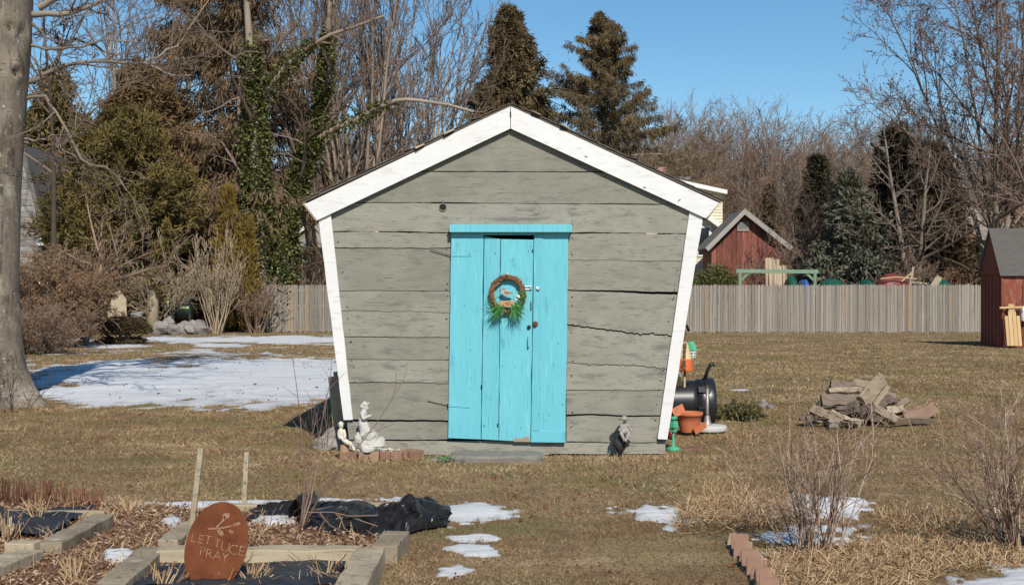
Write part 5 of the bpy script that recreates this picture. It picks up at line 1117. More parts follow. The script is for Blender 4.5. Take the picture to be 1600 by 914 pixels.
fg = lambda x, y, d=0.0: W(950 + x / 11.43, 640 + y / 11.43, 11.2 + d)
gn = thing('garden_figurine', 'grey figurine in a floppy hat seated on a dark stump by the shed wall', 'figurine', (*W(974, 704, 11.2)[:2], 0))
m = MB(107); m.rock(fg(235, 600, .03), (.072, .07, .115), 21, .4, 18); m.rock(fg(200, 470, .04), (.045, .05, .10), 22, .4, 16); m.build('stump', M['stone_dk'], gn, True)
pts = [fg(300, 390), fg(300, 340), fg(300, 290), fg(300, 255), fg(295, 225), fg(292, 195), fg(240, 290, -.01), fg(215, 340, -.01), fg(195, 385, -.02), fg(350, 270, 0), fg(385, 320, -.01), fg(430, 385, -.02), fg(225, 410, -.05), fg(265, 480, -.07), fg(300, 560, -.07), fg(380, 410, -.05), fg(350, 490, -.08), fg(300, 570, -.09), fg(345, 560, -.08)]
ed = [(0, 1), (1, 2), (2, 3), (3, 4), (4, 5), (2, 6), (6, 7), (7, 8), (2, 9), (9, 10), (10, 11), (0, 12), (12, 13), (13, 14), (0, 15), (15, 16), (16, 17), (14, 18)]
skin_mesh('figure', pts, ed, [.026, .022, .025, .012, .018, .018, .013, .011, .009, .013, .011, .009, .018, .015, .012, .018, .015, .012, .01], M['statue_g'], gn)
m = MB(108); c = fg(290, 178); m.lathe([(0, .036), (.016, .034), (.025, .020), (.028, .004), (.050, .000), (.062, .012), (.058, .016), (.028, .010)], c, 20); m.build('hat', M['statue_g'], gn, True)
m = MB(109); m.rock(fg(292, 222, -.014), (.010, .008, .013), 2, .1, 10); m.build('face', M['statue_g'], gn, True)

ords = ['first', 'second', 'third', 'fourth', 'fifth', 'sixth', 'seventh', 'eighth', 'ninth']
for i, x in enumerate((538, 550.5, 569, 585, 603, 619, 634, 646)):
    p = G(x, 719); z = [0, .0, .0, 0, 0, 0, .005, .0][i]
    m = MB(120 + i); m.box(p + (0, .045 if i < 6 else .075, .034 + z), (.083 + .006 * (i % 3), .15, .085), (0, 0, [.05, -.03, .04, 0, -.05, .06, -.5, -.8][i]), jit=.003, var=[.5, .35, .45, .8, .3, .55, .4, .3][i])
    tag(m.build('edging_brick', M['brick'], bevel=.007, loc=p), f'{ords[i]} brick from the left in the edging under the white statue' + (', paler than the others' if i == 3 else ''), 'brick', 'bricks edging the statue bed')
m = MB(130); m.box(G(592, 714) + (0, .16, .03), (.62, .22, .06), jit=.006); kind(m.build('statue_bed_soil', M['soil']), 'structure')
straw_bed('bed_mulch', [(-1.3, 11.16), (-.83, 11.16), (-.85, 11.36), (-1.3, 11.36)], 260, .05, 131, M['straw'], .07, 1.2)
b = MB(132); rg = np.random.default_rng(132); n = 160; B = np.c_[rg.uniform(-1.2, -.86, n), rg.uniform(11.13, 11.3, n), .066 + .006 * rg.random(n)]
b.leaves(B, rg.normal(size=(n, 3)) * (1, 1, .4), .02, .02); kind(b.build('white_pebbles', M['whitep']), 'stuff')

stone('garden_stone', 'broad grey stone left of the small seated statue', G(518, 703) + (0, .12, .06), (.20, .13, .13), 141)
stone('garden_stone', 'flat grey stone at the foot of the broad one, nearest the lawn', G(505, 703) + (.0, .02, .02), (.12, .08, .055), 142)
stone('garden_stone', 'upright grey stone behind the small seated statue', G(527, 700) + (0, .13, .12), (.08, .06, .13), 143)
m = MB(144)
rg = np.random.default_rng(144); n = 40; t = np.arange(n) * 2 * pi / n
px_ = 777 + 75 * np.sign(np.cos(t)) * np.abs(np.cos(t)) ** .35 + rg.normal(size=n) * 1.2; yy = .20 * np.sign(np.sin(t)) * np.abs(np.sin(t)) ** .5
X = (px_ - 800) * 11.1 / F; Y = 11.16 + yy + .01 * rg.normal(size=n)
v = np.concatenate([np.c_[X, Y, np.full(n, -.02)], np.c_[X * 1.01 - .0, Y - .006, np.full(n, .035) + .004 * rg.normal(size=n)], np.c_[-.128 + (X + .128) * .96, 11.16 + (Y - 11.16) * .9, np.full(n, .055) + .003 * rg.normal(size=n)]])
m.add(v, [(i, (i + 1) % n, n + (i + 1) % n, n + i) for i in range(n)] + [(n + i, n + (i + 1) % n, 2 * n + (i + 1) % n, 2 * n + i) for i in range(n)] + [tuple(range(2 * n, 3 * n))], .4)
tag(m.build('step_stone', M['slate'], loc=(-.13, 11.16, 0)), 'long flat stone step lying before the turquoise door', 'step stone')
stone('flat_stone', 'low flat slab beside the left end of the door step', G(690, 720) + (0, .08, .0), (.16, .12, .028), 145, M['slate'])
m = MB(146); rg = np.random.default_rng(146); n = 60; B = np.c_[(696 + 8 * rg.normal(size=n) - 800) * 11.0 / F, 11.0 + .03 * rg.normal(size=n), np.full(n, .03)]; m.blades(B, rg.normal(size=(n, 3)) * (1, 1, .2) + (0, 0, .3), .05, .008)
tag(m.build('green_sprig', M['fgreen'], loc=(-.57, 11, 0)), 'tuft of bright green leaves left of the door step', 'plant')
# dry stalks by the figurine and before the statue
for (x, y, n, h, nm, lb, sd) in ((985, 703, 16, .26, 'dry_stalks', 'dry bent stalks sprouting beside the hatted figurine', 151), (625, 706, 9, .14, 'dry_stalks', 'short dry stalks right of the white statue', 152), (502, 700, 12, .5, 'thorny_stems', 'tangle of bare thin stems before the grey stones', 153)):
    shrub(nm, lb, G(x, y + 3), h, M['twig'], sd, n, .9 if sd != 153 else .5, .003, ((3, .5),), 'plant', .0, .08, .0013, .05 if sd != 153 else .12)
# weathered board leaning at the shed's left side
m = MB(155); m.bar(W(531, 690, 11.95), W(521, 588, 12.0), .10, .03, (0, 1, 0), jit=.003); m.bar(W(529, 640, 11.97), W(524, 581, 12.02), .035, .03, (0, 1, 0)); tag(m.build('leaning_board', M['timber_new'], loc=W(531, 700, 11.95)), "olive brown board leaning behind the shed's white corner board", 'board')

# ------------------------------------------------------------------ right of the shed: buoys, barrel, pot, stand
def buoy(label, cx, ytop, ymid, ybot, Y, rpx, m1, m2, letters=True):
    s = Y / F; t = thing('buoy', label, 'buoy', W(cx, ybot, Y))
    top = W(cx, ytop, Y); mid = W(cx, ymid, Y); bot = W(cx, ybot, Y); r = rpx * s; rm = r * .84
    m = MB(160); m.lathe([(0, top[2]), (r * .28, top[2] - .004), (r * .42, top[2] - .04), (rm, mid[2])], (cx * 0 + top[0], Y, 0), 24); up = m.build('upper_body', m1, t, True)
    m = MB(161); m.lathe([(rm, mid[2]), (r, bot[2] + .01), (r * .97, bot[2]), (0, bot[2])], (top[0], Y, 0), 24); lo = m.build('lower_body', m2, t, True)
    return t, up, lo, top, mid, bot, r
t, up, lo, top, mid, bot, r = buoy('cream and orange lobster buoy hung on the shed side', 1070, 534, 560.5, 580, 12.3, 13, M['buoy_cream'], M['buoy_orange'])
m = MB(162); m.tube([bot + (0, 0, .01), W(1069.5, 605, 12.3)], .010, 10); m.build('spindle', M['buoy_cream'], t)
m = MB(163); m.tube([bot + (0, 0, .0), W(1069.7, 588, 12.3)], .0108, 10); m.build('spindle_wrap', M['ink'], t)
m = MB(164); m.tube([top, W(1072, 526, 12.3), W(1071, 519, 12.32), W(1066, 508, 12.34)], .004, 5); m.build('rope', M['straw'], t)
ml = MB(1630); ml2 = MB(1631)
for k, (ch, y, x) in enumerate((('E', 539.5, 1069.5), ('S', 547.5, 1068.8), ('S', 556, 1068), ('E', 566, 1067), ('X', 574.5, 1066.5))):
    p = W(x, y, 12.3); fr = r * np.interp(y, (534, 537, 560.5, 580), (.28, .42, .84, 1.0)); dx = p[0] - top[0]; a = math.asin(max(-.8, min(.8, dx / fr)))
    add_text(ml if k < 3 else ml2, ch, .056, (p[0], 12.3 - math.sqrt(max(fr * fr - dx * dx, 1e-5)) - .009, p[2]), (R(78), 0, a), .006, .003)
ml.build('lettering', M['ink'], up); ml2.build('lettering', M['ink'], lo)
t, up, lo, top, mid, bot, r = buoy('yellow ochre buoy half hidden behind the white corner board', 1056, 570, 588, 602, 12.6, 10, M['whitep'], M['ochre'])
bh = thing('birdhouse', 'little white birdhouse with a green roof behind the cream buoy', 'birdhouse', W(1080, 560, 12.7))
m = MB(165); c = W(1080, 553, 12.7); m.box(c, (.075, .08, .075), (0, 0, -.5)); hs = m.build('house', M['whitep'], bh, bevel=.002)
m = MB(166)
from mathutils import Euler
Rm = np.array(Euler((0, 0, -.5)).to_matrix())
q = np.array([(-.045, -.05, 0), (.045, -.05, 0), (.045, .05, 0), (-.045, .05, 0), (-.008, -.05, .085), (.008, -.05, .085), (.008, .05, .085), (-.008, .05, .085)]) @ Rm.T + c + (0, 0, .038)
m.add(q, [(0, 3, 2, 1), (4, 5, 6, 7), (0, 1, 5, 4), (1, 2, 6, 5), (2, 3, 7, 6), (3, 0, 4, 7)]); m.build('roof', M['mint'], bh)
m = MB(167)
for dx in (-.02, .006, .024):
    for dz in (-.02, .008): m.box(np.array((dx, -.041, dz)) @ Rm.T + c, (.012, .004, .014), (0, 0, -.5))
for dy in (-.02, .012):
    for dz in (-.02, .008): m.box(np.array((.0385, dy, dz)) @ Rm.T + c, (.004, .012, .014), (0, 0, -.5))
m.build('window', M['dark'], hs)
m = MB(168); m.tube([c + (0, 0, .12), c + (-.02, 0, .22), (c[0] - .12, 12.7, c[2] + .36)], .003, 5); m.build('cord', M['straw'], bh)
m = MB(169); m.tube([W(1073, 509, 12.32), W(1076, 516, 12.25)], .014, 8); m.tube([W(1066, 507, 12.36), W(1073, 509, 12.32)], .008, 6); tag(m.build('wall_hook', M['iron'], loc=W(1074, 512, 12.3)), 'short black bracket sticking out of the shed side above the buoys', 'hook')

YBL = 14.0; s = YBL / F
bar = thing('barrel', 'black plastic barrel composter lying on its side by the shed', 'barrel', (*W(1085, 665, YBL)[:2], 0))
ce = W(1100, 628, YBL); rr = .255
m = MB(170); m.lathe([(0, -.86), (rr * .80, -.86), (rr * .84, -.82), (rr * .88, -.45), (rr * .93, -.15), (rr * .94, -.09), (rr * .98, -.085), (rr, -.03), (rr, .03), (rr * .97, .06)], ce, 48, 'x'); m.build('barrel_body', M['black_plastic'], bar, True)
m = MB(171); m.lathe([(rr * 1.03, -.015), (rr * 1.05, .0), (rr * 1.05, .075), (rr * 1.0, .10), (rr * .88, .105), (rr * .86, .085), (0, .085)], ce, 48, 'x'); m.build('lid', M['black_plastic'], bar, True)
m = MB(172); z = ce[2]; 
m.tube([ce + (.0, -.06, rr * .98), ce + (.03, -.07, rr + .10), ce + (.06, -.07, rr + .155), ce + (.10, -.07, rr + .165)], [.022, .019, .022, .026], 8); m.build('lid_lever', M['black_plastic'], bar, True)
m = MB(173)
for a in (-.25, .6, -1.1):
    cc = ce + (-.045, -rr * cos(a), rr * sin(a)); m.box(cc, (.11, .05, .075), (-a, 0, 0)); m.box(cc + (.05, -.01 * cos(a), .01 * sin(a)), (.05, .05, .10), (-a, 0, 0))
m.build('lid_clamp', M['black_plastic'], bar, bevel=.008)

dc = G(1105, 671)
dc[1] = 13.35; dc[0] = (1105 - 800) * 13.35 / F; dc[2] = 0
um = thing('umbrella_stand', 'pale round concrete umbrella base with a steel tube', 'umbrella stand', dc); dc[2] = .02
m = MB(175); m.lathe([(0, .0), (.198, 0), (.203, .012), (.203, .045), (.19, .06), (.05, .068), (0, .068)], dc, 40); m.build('base', M['concrete'], um, True)
m = MB(176); m.tube([dc + (0, 0, .05), dc + (.002, 0, .44)], .017, 16); m.lathe([(.05, .066), (.035, .10), (.026, .16)], dc, 16); m.build('tube', M['dull_steel'], um, True)
pc = W(1077, 676, 13.1); pc[2] = 0
pot = thing('flower_pot', 'cracked terracotta flower pot in front of the black barrel', 'pot', pc)
m = MB(177); n = 40; a = np.arange(n) * 2 * pi / n
prof = [(.090, 0), (.115, .10), (.126, .165), (.138, .167), (.140, .20), (.130, .205), (.118, .17), (.08, .02)]
m.lathe(prof, pc + (0, 0, .035), n); m.build('pot_body', M['terra'], pot, True)
m = MB(178); m.bar(pc + (-.10, -.09, .215), pc + (-.14, -.05, .29), .12, .014, (.3, -1, .1), jit=.006); m.bar(pc + (.03, -.14, .055), pc + (.15, -.10, .12), .03, .06, (0, 0, 1), jit=.004); m.build('broken_shard', M['terra'], pot)
m = MB(179); m.lathe([(0, .15), (.12, .155)], pc + (0, 0, .035), 20); m.build('pot_soil', M['soil'], pot)
lf = thing('garden_lantern', 'small green garden lantern on a round foot at the white corner board', 'lantern', (*W(1052, 697, 11.75)[:2], 0))
lp = W(1052, 694, 11.75); lp[2] = .02
m = MB(180); m.lathe([(0, -.02), (.062, -.02), (.064, .015), (.03, .024), (.012, .04), (.012, .19)], lp, 20); m.build('foot', M['green_paint'], lf, True)
m = MB(181); m.lathe([(.012, .15), (.034, .16), (.034, .185), (.02, .186), (.02, .20), (.05, .20), (.044, .24), (.04, .26), (.02, .262)], lp, 4); m.lathe([(.02, .262), (.018, .275), (.036, .275), (.04, .29), (.034, .30), (0, .302)], lp, 12); m.build('lantern_head', M['green_paint'], lf)
m = MB(182); m.tube([lp + (.02, 0, .29), lp + (.028, 0, .36), lp + (.026, 0, .40)], .003, 5); m.build('hanging_loop', M['steel'], lf)
m = MB(183); c = W(1048, 678, 12.0); m.lathe([(0, -.055), (.04, -.04), (.056, 0), (.04, .04), (0, .055)], c, 16); tag(m.build('red_ball', M['redball'], smooth=True, loc=c), 'dark red ball half hidden behind the green lantern', 'ball')
m = MB(184); p = G(1075, 704); m.box(p + (0, .02, .012), (.24, .14, .03), (0, 0, .15), jit=.005); tag(m.build('paving_slab', M['brick'], bevel=.004, loc=p), 'pinkish paving slab sunk in grass beside the green lantern', 'slab')
shrub('boxwood_shrub', 'low green spreading shrub right of the umbrella base', G(1150, 655), .2, M['twig'], 185, 60, 1.6, .004, ((5, .6), (4, .6)), 'shrub', 0, .1, .0015, .28, (M['boxleaf'], .035, .8))
stone('field_stone', 'pointed pale stone chunk on the lawn behind the green shrub', G(1192, 640) + (0, .0, .05), (.07, .05, .085), 186)
stone('field_stone', 'small pale stone next to the pointed chunk', G(1204, 640) + (0, .0, .03), (.05, .04, .05), 187)
stone('field_stone', 'low brown stone between the green shrub and the pointed chunk', G(1155, 635) + (0, .0, .02), (.10, .06, .035), 188)
stone('field_stone', 'small pale stone on the far lawn behind the birdhouse', W(1084, 536, 34) * (1, 1, 0) + (0, 0, .05), (.12, .1, .09), 189)

# ------------------------------------------------------------------ firewood heap
YL = 13.95
def lw(x, y, d=0.0): return W(1250 + (x - 40) * 1.03 / 6.957, 570 + (y * .93 + 48) / 6.957, YL + d)
LOGS = [ # ends in crop px (x,y) , depth offsets, radius, shape (sides), material, label
 ((700, 360, -.05), (895, 110, .1), .075, 4, 'log', 'broad pale split log standing up slanted at the top of the firewood heap'),
 ((815, 410, -.10), (955, 200, .0), .028, 4, 'log', 'narrow pale split log lying along the broad slanted one'),
 ((350, 270, .05), (660, 265, .08), .055, 6, 'log', 'grey rounded log lying crosswise below the topmost left log'),
 ((370, 190, .15), (600, 220, .15), .050, 5, 'log_bark', 'dark grey log at the top left of the firewood heap'),
 ((610, 140, .15), (770, 175, .25), .035, 4, 'log', 'short split log behind the broad slanted one, bright on top'),
 ((280, 370, -.02), (640, 360, .0), .058, 5, 'log_bark', 'long brown log lying level across the left middle of the heap'),
 ((240, 430, .1), (300, 310, .1), .035, 4, 'log', 'short pale chunk poking up at the left end of the level log'),
 ((180, 470, -.05), (480, 600, -.25), .048, 4, 'log', 'split log sloping down to the right at the left of the heap'),
 ((370, 500, -.12), (650, 610, -.32), .058, 4, 'log', 'thick square split log sloping to the grass at the front'),
 ((450, 480, .02), (640, 440, -.10), .055, 6, 'log_bark', 'stubby barked log in the centre under the level log'),
 ((640, 520, .0), (800, 450, -.15), .062, 7, 'log_bark', 'round log seen end on at the centre of the heap'),
 ((780, 450, -.05), (1060, 600, -.28), .056, 4, 'log', 'large grey split log sloping down to the right at the front'),
 ((880, 430, .1), (1010, 370, .1), .075, 5, 'log_bark', 'dark upright wedge of wood right of the slanted pair'),
 ((930, 290, .25), (1030, 320, .3), .035, 4, 'log', 'small pointed split piece at the upper right edge'),
 ((990, 500, .05), (1120, 470, .0), .05, 5, 'log', 'short grey block right of the centre'),
 ((1050, 480, .12), (1280, 490, .12), .045, 5, 'log_red', 'reddish log lying at the right behind the leaning one'),
 ((1160, 580, -.05), (1460, 450, .05), .042, 6, 'log_red', 'reddish round log leaning up to the right end of the heap'),
 ((1090, 440, .2), (1180, 365, .25), .035, 4, 'log', 'small chunk standing alone behind the right end'),
 ((1050, 612, -.12), (1450, 608, -.05), .030, 4, 'log', 'flat pale board lying on grass at the right front'),
 ((1220, 580, .05), (1440, 575, .1), .028, 5, 'log_bark', 'thin dark branch lying behind the flat pale board'),
 ((50, 590, .0), (270, 480, .1), .035, 4, 'log_bark', 'dark log sloping down at the far left of the heap'),
 ((110, 580, -.1), (180, 560, -.05), .035, 5, 'log_bark', 'short stub at the lower left corner of the heap'),
 ((230, 600, -.1), (350, 590, -.05), .035, 4, 'log', 'small split piece lying low under the left sloping log'),
 ((420, 610, -.3), (640, 660, -.42), .030, 4, 'log', 'thin pale split lath at the front foot of the heap'),
 ((350, 640, -.35), (430, 640, -.3), .035, 6, 'stone', 'small grey chunk on the grass at the front foot of the heap'),
 ((500, 560, .2), (900, 560, .2), .09, 5, 'log_bark', 'dark log deep inside the heap under the others'),
 ((250, 540, .25), (600, 500, .25), .08, 5, 'log_bark', 'dark buried log at the back left of the heap'),
 ((800, 500, .3), (1050, 520, .3), .07, 5, 'log_bark', 'dark buried log at the back right of the heap'),
]
for i, (a, c, r_, sd, mt, lb) in enumerate(LOGS):
    A = lw(*a); B_ = lw(*c); A[2] = max(A[2], r_ * .8); B_[2] = max(B_[2], r_ * .8)
    rg = np.random.default_rng(700 + i); t = nrm(B_ - A); A = A - t * r_ * .3; B_ = B_ + t * r_ * .3
    u = nrm(np.cross(t, (0, 0, 1.) if abs(t[2]) < .9 else (1., 0, 0))); w = np.cross(t, u)
    n = 8; k = sd; tap = rg.uniform(.72, 1.12, 2); bow = rg.normal(size=3) * r_ * .22; ang = np.sort((np.arange(k) + .35 * rg.normal(size=k)) * 2 * pi / k) + rg.random()
    r_ *= 1.22; rad = r_ * rg.uniform(.8, 1.25, k); V = []
    # subdivide the outline so the split faces stay slightly rough
    ang2 = []; rad2 = []
    for j in range(k):
        x0 = np.array([rad[j] * cos(ang[j]), rad[j] * sin(ang[j])]); x1 = np.array([rad[(j + 1) % k] * cos(ang[(j + 1) % k]), rad[(j + 1) % k] * sin(ang[(j + 1) % k])])
        for q in range(4): ang2.append(x0 + (x1 - x0) * q / 4)
    out = np.array(ang2); K = len(out); groove = rg.normal(size=K) * r_ * .05
    for q in range(n):
        o = A + (B_ - A) * q / (n - 1) + rg.normal(size=3) * r_ * .05 * (0 < q < n - 1) + bow * sin(pi * q / (n - 1))
        rr_ = out * (tap[0] + (tap[1] - tap[0]) * q / (n - 1)) * (1 + (groove / r_ + .05 * rg.normal(size=K)))[:, None]
        slant = (rg.normal() * .15 * rr_[:, 0] + rg.normal() * .1 * rr_[:, 1])[:, None] * t if q in (0, n - 1) else 0
        V.append(o + rr_[:, :1] * u + rr_[:, 1:] * w + slant)
    V = np.concatenate(V); m = MB(700 + i)
    fc = [(q * K + j, q * K + (j + 1) % K, (q + 1) * K + (j + 1) % K, (q + 1) * K + j) for q in range(n - 1) for j in range(K)]
    m.add(V, fc + [tuple(range(K))[::-1], tuple(range((n - 1) * K, n * K))], rg.random())
    tag(m.build('firewood_log', M[mt], bevel=.003, loc=A), lb, 'log', 'logs of the firewood heap')

# ------------------------------------------------------------------ vegetable beds in the foreground
def timber(label, x0, y0, x1, y1, w, h=.09, m_='timber', zt=None, seed=0, ext=0.0):
    zt = h if zt is None else zt
    a = G(x0, y0, zt); c = G(x1, y1, zt); t = nrm(c - a); a = a - t * ext; n = 9
    u = np.array([t[1], -t[0], 0]); rg = np.random.default_rng(seed); V = []
    for i in range(n):
        p = a + (c - a) * i / (n - 1); j = rg.normal(size=(4, 3)) * .0035
        V += [p - u * w / 2 + j[0], p + u * w / 2 + j[1], p + u * w / 2 - (0, 0, h + .02) + j[2], p - u * w / 2 - (0, 0, h + .02) + j[3]]
    m = MB(seed); m.add(V, [(4 * i + j, 4 * i + 4 + j, 4 * i + 4 + (j + 1) % 4, 4 * i + (j + 1) % 4) for i in range(n - 1) for j in range(4)] + [(0, 1, 2, 3), (4 * n - 1, 4 * n - 2, 4 * n - 3, 4 * n - 4)], rg.random())
    return tag(m.build('bed_timber', M[m_], bevel=.006, loc=(*a[:2], 0)), label, 'timber', 'timbers framing the vegetable beds')
timber('grey timber running diagonally from the left fabric towards the rust sign', 78, 846, 163, 802, .13, seed=201)
timber('short pale timber end abutting the diagonal grey one at the left', 12, 846, 60, 846, .10, m_='timber_new', seed=202)
timber('grey timber entering the frame at the bottom left corner', -60, 896, 46, 858, .17, seed=203)
timber('pale timber lying behind the left dark fabric', -40, 797, 165, 798, .07, .06, m_='timber_new', seed=204)
timber('long grey timber running diagonally to the bottom edge left of the rust sign', 140, 940, 240, 853, .15, seed=205)
timber('long tan timber lying crosswise behind the rust sign', 248, 856, 560, 855, .14, .10, m_='timber_new', seed=206)
timber('grey timber slanting away behind the leaning stake', 262, 843, 312, 808, .12, .07, seed=207)
timber('short dark grey timber end at the black tarp', 600, 851, 622, 829, .14, .09, seed=208)
timber('dark grey timber running to the bottom edge right of the rust sign', 540, 925, 580, 854, .15, .11, seed=209)
timber('pale timber lying at the back of the beds behind the tarp', 330, 788, 610, 786, .08, .06, m_='timber_new', seed=210)
def cloth(name, label, quad, m_, seed, amp=.02, nx=60, ny=40, z0=.03, cat='fabric'):
    q = [G(*p) for p in quad]; u = np.linspace(0, 1, nx); v = np.linspace(0, 1, ny); U, Vv = np.meshgrid(u, v)
    P = (q[0] * ((1 - U) * (1 - Vv))[..., None] + q[1] * (U * (1 - Vv))[..., None] + q[2] * (U * Vv)[..., None] + q[3] * ((1 - U) * Vv)[..., None])
    e = (fbm(U * 9, Vv * 5, seed, 3) - .5) * .10
    P[..., 0] += np.where((U < .05) | (U > .95), e * 1.0, 0) * .6; P[..., 1] += np.where((Vv < .05) | (Vv > .95), e, 0) * .8
    x, y = P[..., 0], P[..., 1]
    P[..., 2] = gz(x, y) + z0 + amp * (1 - 2 * np.abs(fbm(x * 2.2, y * 4.5, seed, 4) - .5) * 3)
    ii = (np.arange(ny - 1) * nx)[:, None]; jj = np.arange(nx - 1)[None]
    m = MB(seed); m.add(P.reshape(-1, 3), np.stack([ii + jj, ii + nx + jj, ii + nx + jj + 1, ii + jj + 1], -1).reshape(-1, 4), 0.)
    return tag(m.build(name, m_, smooth=True, loc=(*q[0][:2], 0)), label, cat)
cloth('weed_fabric', 'dark weed fabric spread in the left vegetable bed', [(-60, 803), (150, 803), (72, 846), (-60, 846)], M['fabric'], 211, .02, z0=.05)
cloth('weed_fabric', 'dark weed fabric spread before the tan timber beside the rust sign', [(235, 868), (545, 868), (520, 930), (190, 930)], M['fabric'], 212, .02, z0=.035)
# crumpled black plastic: gridded sheet, ridged folds
nx, ny = 96, 44
U, Vv = np.meshgrid(np.linspace(0, 1, nx), np.linspace(0, 1, ny)); rg = np.random.default_rng(213)
U = np.clip(U + rg.normal(size=U.shape) * .0035 * (U > 0) * (U < 1), 0, 1); Vv = np.clip(Vv + rg.normal(size=U.shape) * .008 * (Vv > 0) * (Vv < 1), 0, 1)
row_n = 838 - 6 * np.sin(U * 7) - np.where(U < .28, 14, 0) - np.where(U > .62, (U - .62) * 30, 0) + 14 * (fbm(U * 9, U * 0, 5, 3) - .5); pxx = 384 + 316 * U
Yn = CH * F / (row_n - HZ); depth = .75 * (.55 + .45 * np.sin(pi * np.clip(U * 1.05, 0, 1)))
Y = Yn + depth * Vv
env = np.sin(pi * np.clip(Vv, 0, 1)) ** .55
lump = .072 * np.exp(-((U - .80) / .13) ** 2) + .045 * np.exp(-((U - .90) / .08) ** 2) + .03 * np.exp(-((U - .25) / .06) ** 2) + .035 * np.exp(-((U - .5) / .25) ** 2) + .012
X = (pxx - 800) * (CH * F / (820 - HZ)) / F
Xw = X + .12 * (fbm(X * 5, Y * 5, 41, 3) - .5); Yw_ = Y + .16 * (fbm(X * 5, Y * 5, 42, 3) - .5)
rid = lambda s, sx, sy, d=0: 1 - np.abs(2 * vnoise(Xw * sx + d * Yw_, Yw_ * sy, s) - 1)
crm = .5 * rid(1, 4, 5, 2) ** 1.6 + .32 * rid(2, 9, 8, -3) ** 1.4 + .18 * rid(3, 17, 15, 4)
Z = .02 + env * (lump * 1.15 * (.25 + 1.1 * crm)) + .06 * crm * env
Xd = X + .06 * (rid(5, 9, 9) - .5); Yd = Y + .09 * (rid(6, 9, 9, 2) - .5)
Z = np.maximum(Z, .012)
ii = (np.arange(ny - 1) * nx)[:, None]; jj = np.arange(nx - 1)[None]
a_, b_, c_, d_ = [q.ravel() for q in np.broadcast_arrays(ii + jj, ii + jj + 1, ii + nx + jj + 1, ii + nx + jj)]
m = MB(213); m.add(np.stack([Xd, Yd, Z], -1).reshape(-1, 3), np.concatenate([np.c_[a_, b_, c_], np.c_[a_, c_, d_]]), 0.)
tp = m.build('black_tarp', M['tarp'], smooth=False, loc=(float(X.mean()), float(Y.mean()), 0)); tag(tp, 'crumpled black plastic tarp heaped on the vegetable bed', 'tarp')
m = MB(214); m.strip([(W(x, y, 8.15)[0], W(x, y, 8.15)[2]) for x, y in ((455, 790), (460, 780), (468, 772), (476, 773))], [(W(x, y, 8.15)[0], W(x, y, 8.15)[2]) for x, y in ((457, 822), (463, 826), (472, 824), (480, 815))], [8.05, 8.16, 8.08, 8.2], 8.22); m.build('tarp_fold', M['tarp'], tp)
# rust oval sign
YO = 6.25; oc = W(337, 857, YO)
sg = thing('garden_sign', 'rusty oval steel garden sign reading LETTUCE PRAY', 'sign', (oc[0], oc[1], 0))
k = 64; a = np.arange(k) * 2 * pi / k; s_ = YO / F; tl = R(-16)
ex, ez = 47.5 * s_, 75 * s_
ox = ex * np.cos(a) * (1 + .06 * np.sin(a)); oz = ez * np.sin(a)
o2 = np.c_[ox * cos(tl) - oz * sin(tl), ox * sin(tl) + oz * cos(tl)]
m = MB(220); m.prism([(oc[0] + x, oc[2] + z) for x, z in o2], YO - .004, YO + .004); pl_ = m.build('plate', M['rust'], sg, bevel=.001)
m = MB(221); m.tube([(oc[0] - .03, YO + .012, oc[2] - .1), (oc[0] - .05, YO + .02, -.05)], .007, 8); m.build('spike', M['rust'], sg)
ml = MB(2210)
def sgt(ch, x, y, size, rot):
    p = W(270 + x / 4.08, 690 + y / 4.08, YO)
    add_text(ml, ch, size, (p[0], YO - .0045, p[2]), (R(90), R(rot), 0), .0006, -.0012)
for ch, x, y in (('L', 133, 612), ('E', 180, 622), ('T', 226, 626), ('T', 285, 648), ('U', 335, 670), ('C', 386, 688), ('E', 440, 697)): sgt(ch, x, y, .062 if x < 300 else .072, 10)
for ch, x, y in (('P', 190, 698), ('R', 232, 712), ('A', 284, 725), ('Y', 334, 738)): sgt(ch, x, y, .064, 10)
ml.build('lettering', M['pale_cut'], pl_)
m = MB(222)
def sp(x, y): p = W(270 + x / 4.08, 690 + y / 4.08, YO); return (p[0], p[2])
for q in ([(225, 548), (300, 545), (375, 530), (376, 538), (300, 556), (226, 556)], [(275, 540), (315, 500), (330, 470), (338, 476), (322, 508), (284, 546)], [(320, 462), (338, 452), (366, 454), (360, 480), (338, 490), (324, 484)], [(378, 528), (392, 516), (430, 511), (432, 518), (408, 536), (384, 540)], [(282, 562), (300, 556), (322, 572), (328, 598), (308, 598), (290, 582)], [(356, 562), (372, 556), (388, 568), (388, 582), (370, 582)]):
    m.prism([sp(*p) for p in q][::-1], YO - .0052, YO - .003)
m.build('vegetable_sprig', M['pale_cut'], pl_)
for (x0, y0, x1, y1, Y_, lb, sd) in ((314, 700, 297, 838, 7.65, 'pale wooden stake leaning right above the rust sign', 231), (385.5, 706, 381, 792, 8.65, 'upright grey wooden stake right of the leaning one', 232)):
    m = MB(sd); A = W(x1, y1, Y_); B_ = W(x0, y0, Y_); A[2] = -.05; m.bar(A, B_, .032, .022, (0, 1, 0)); tag(m.build('wooden_stake', M['timber'], bevel=.002, loc=(*A[:2], 0)), lb, 'stake')
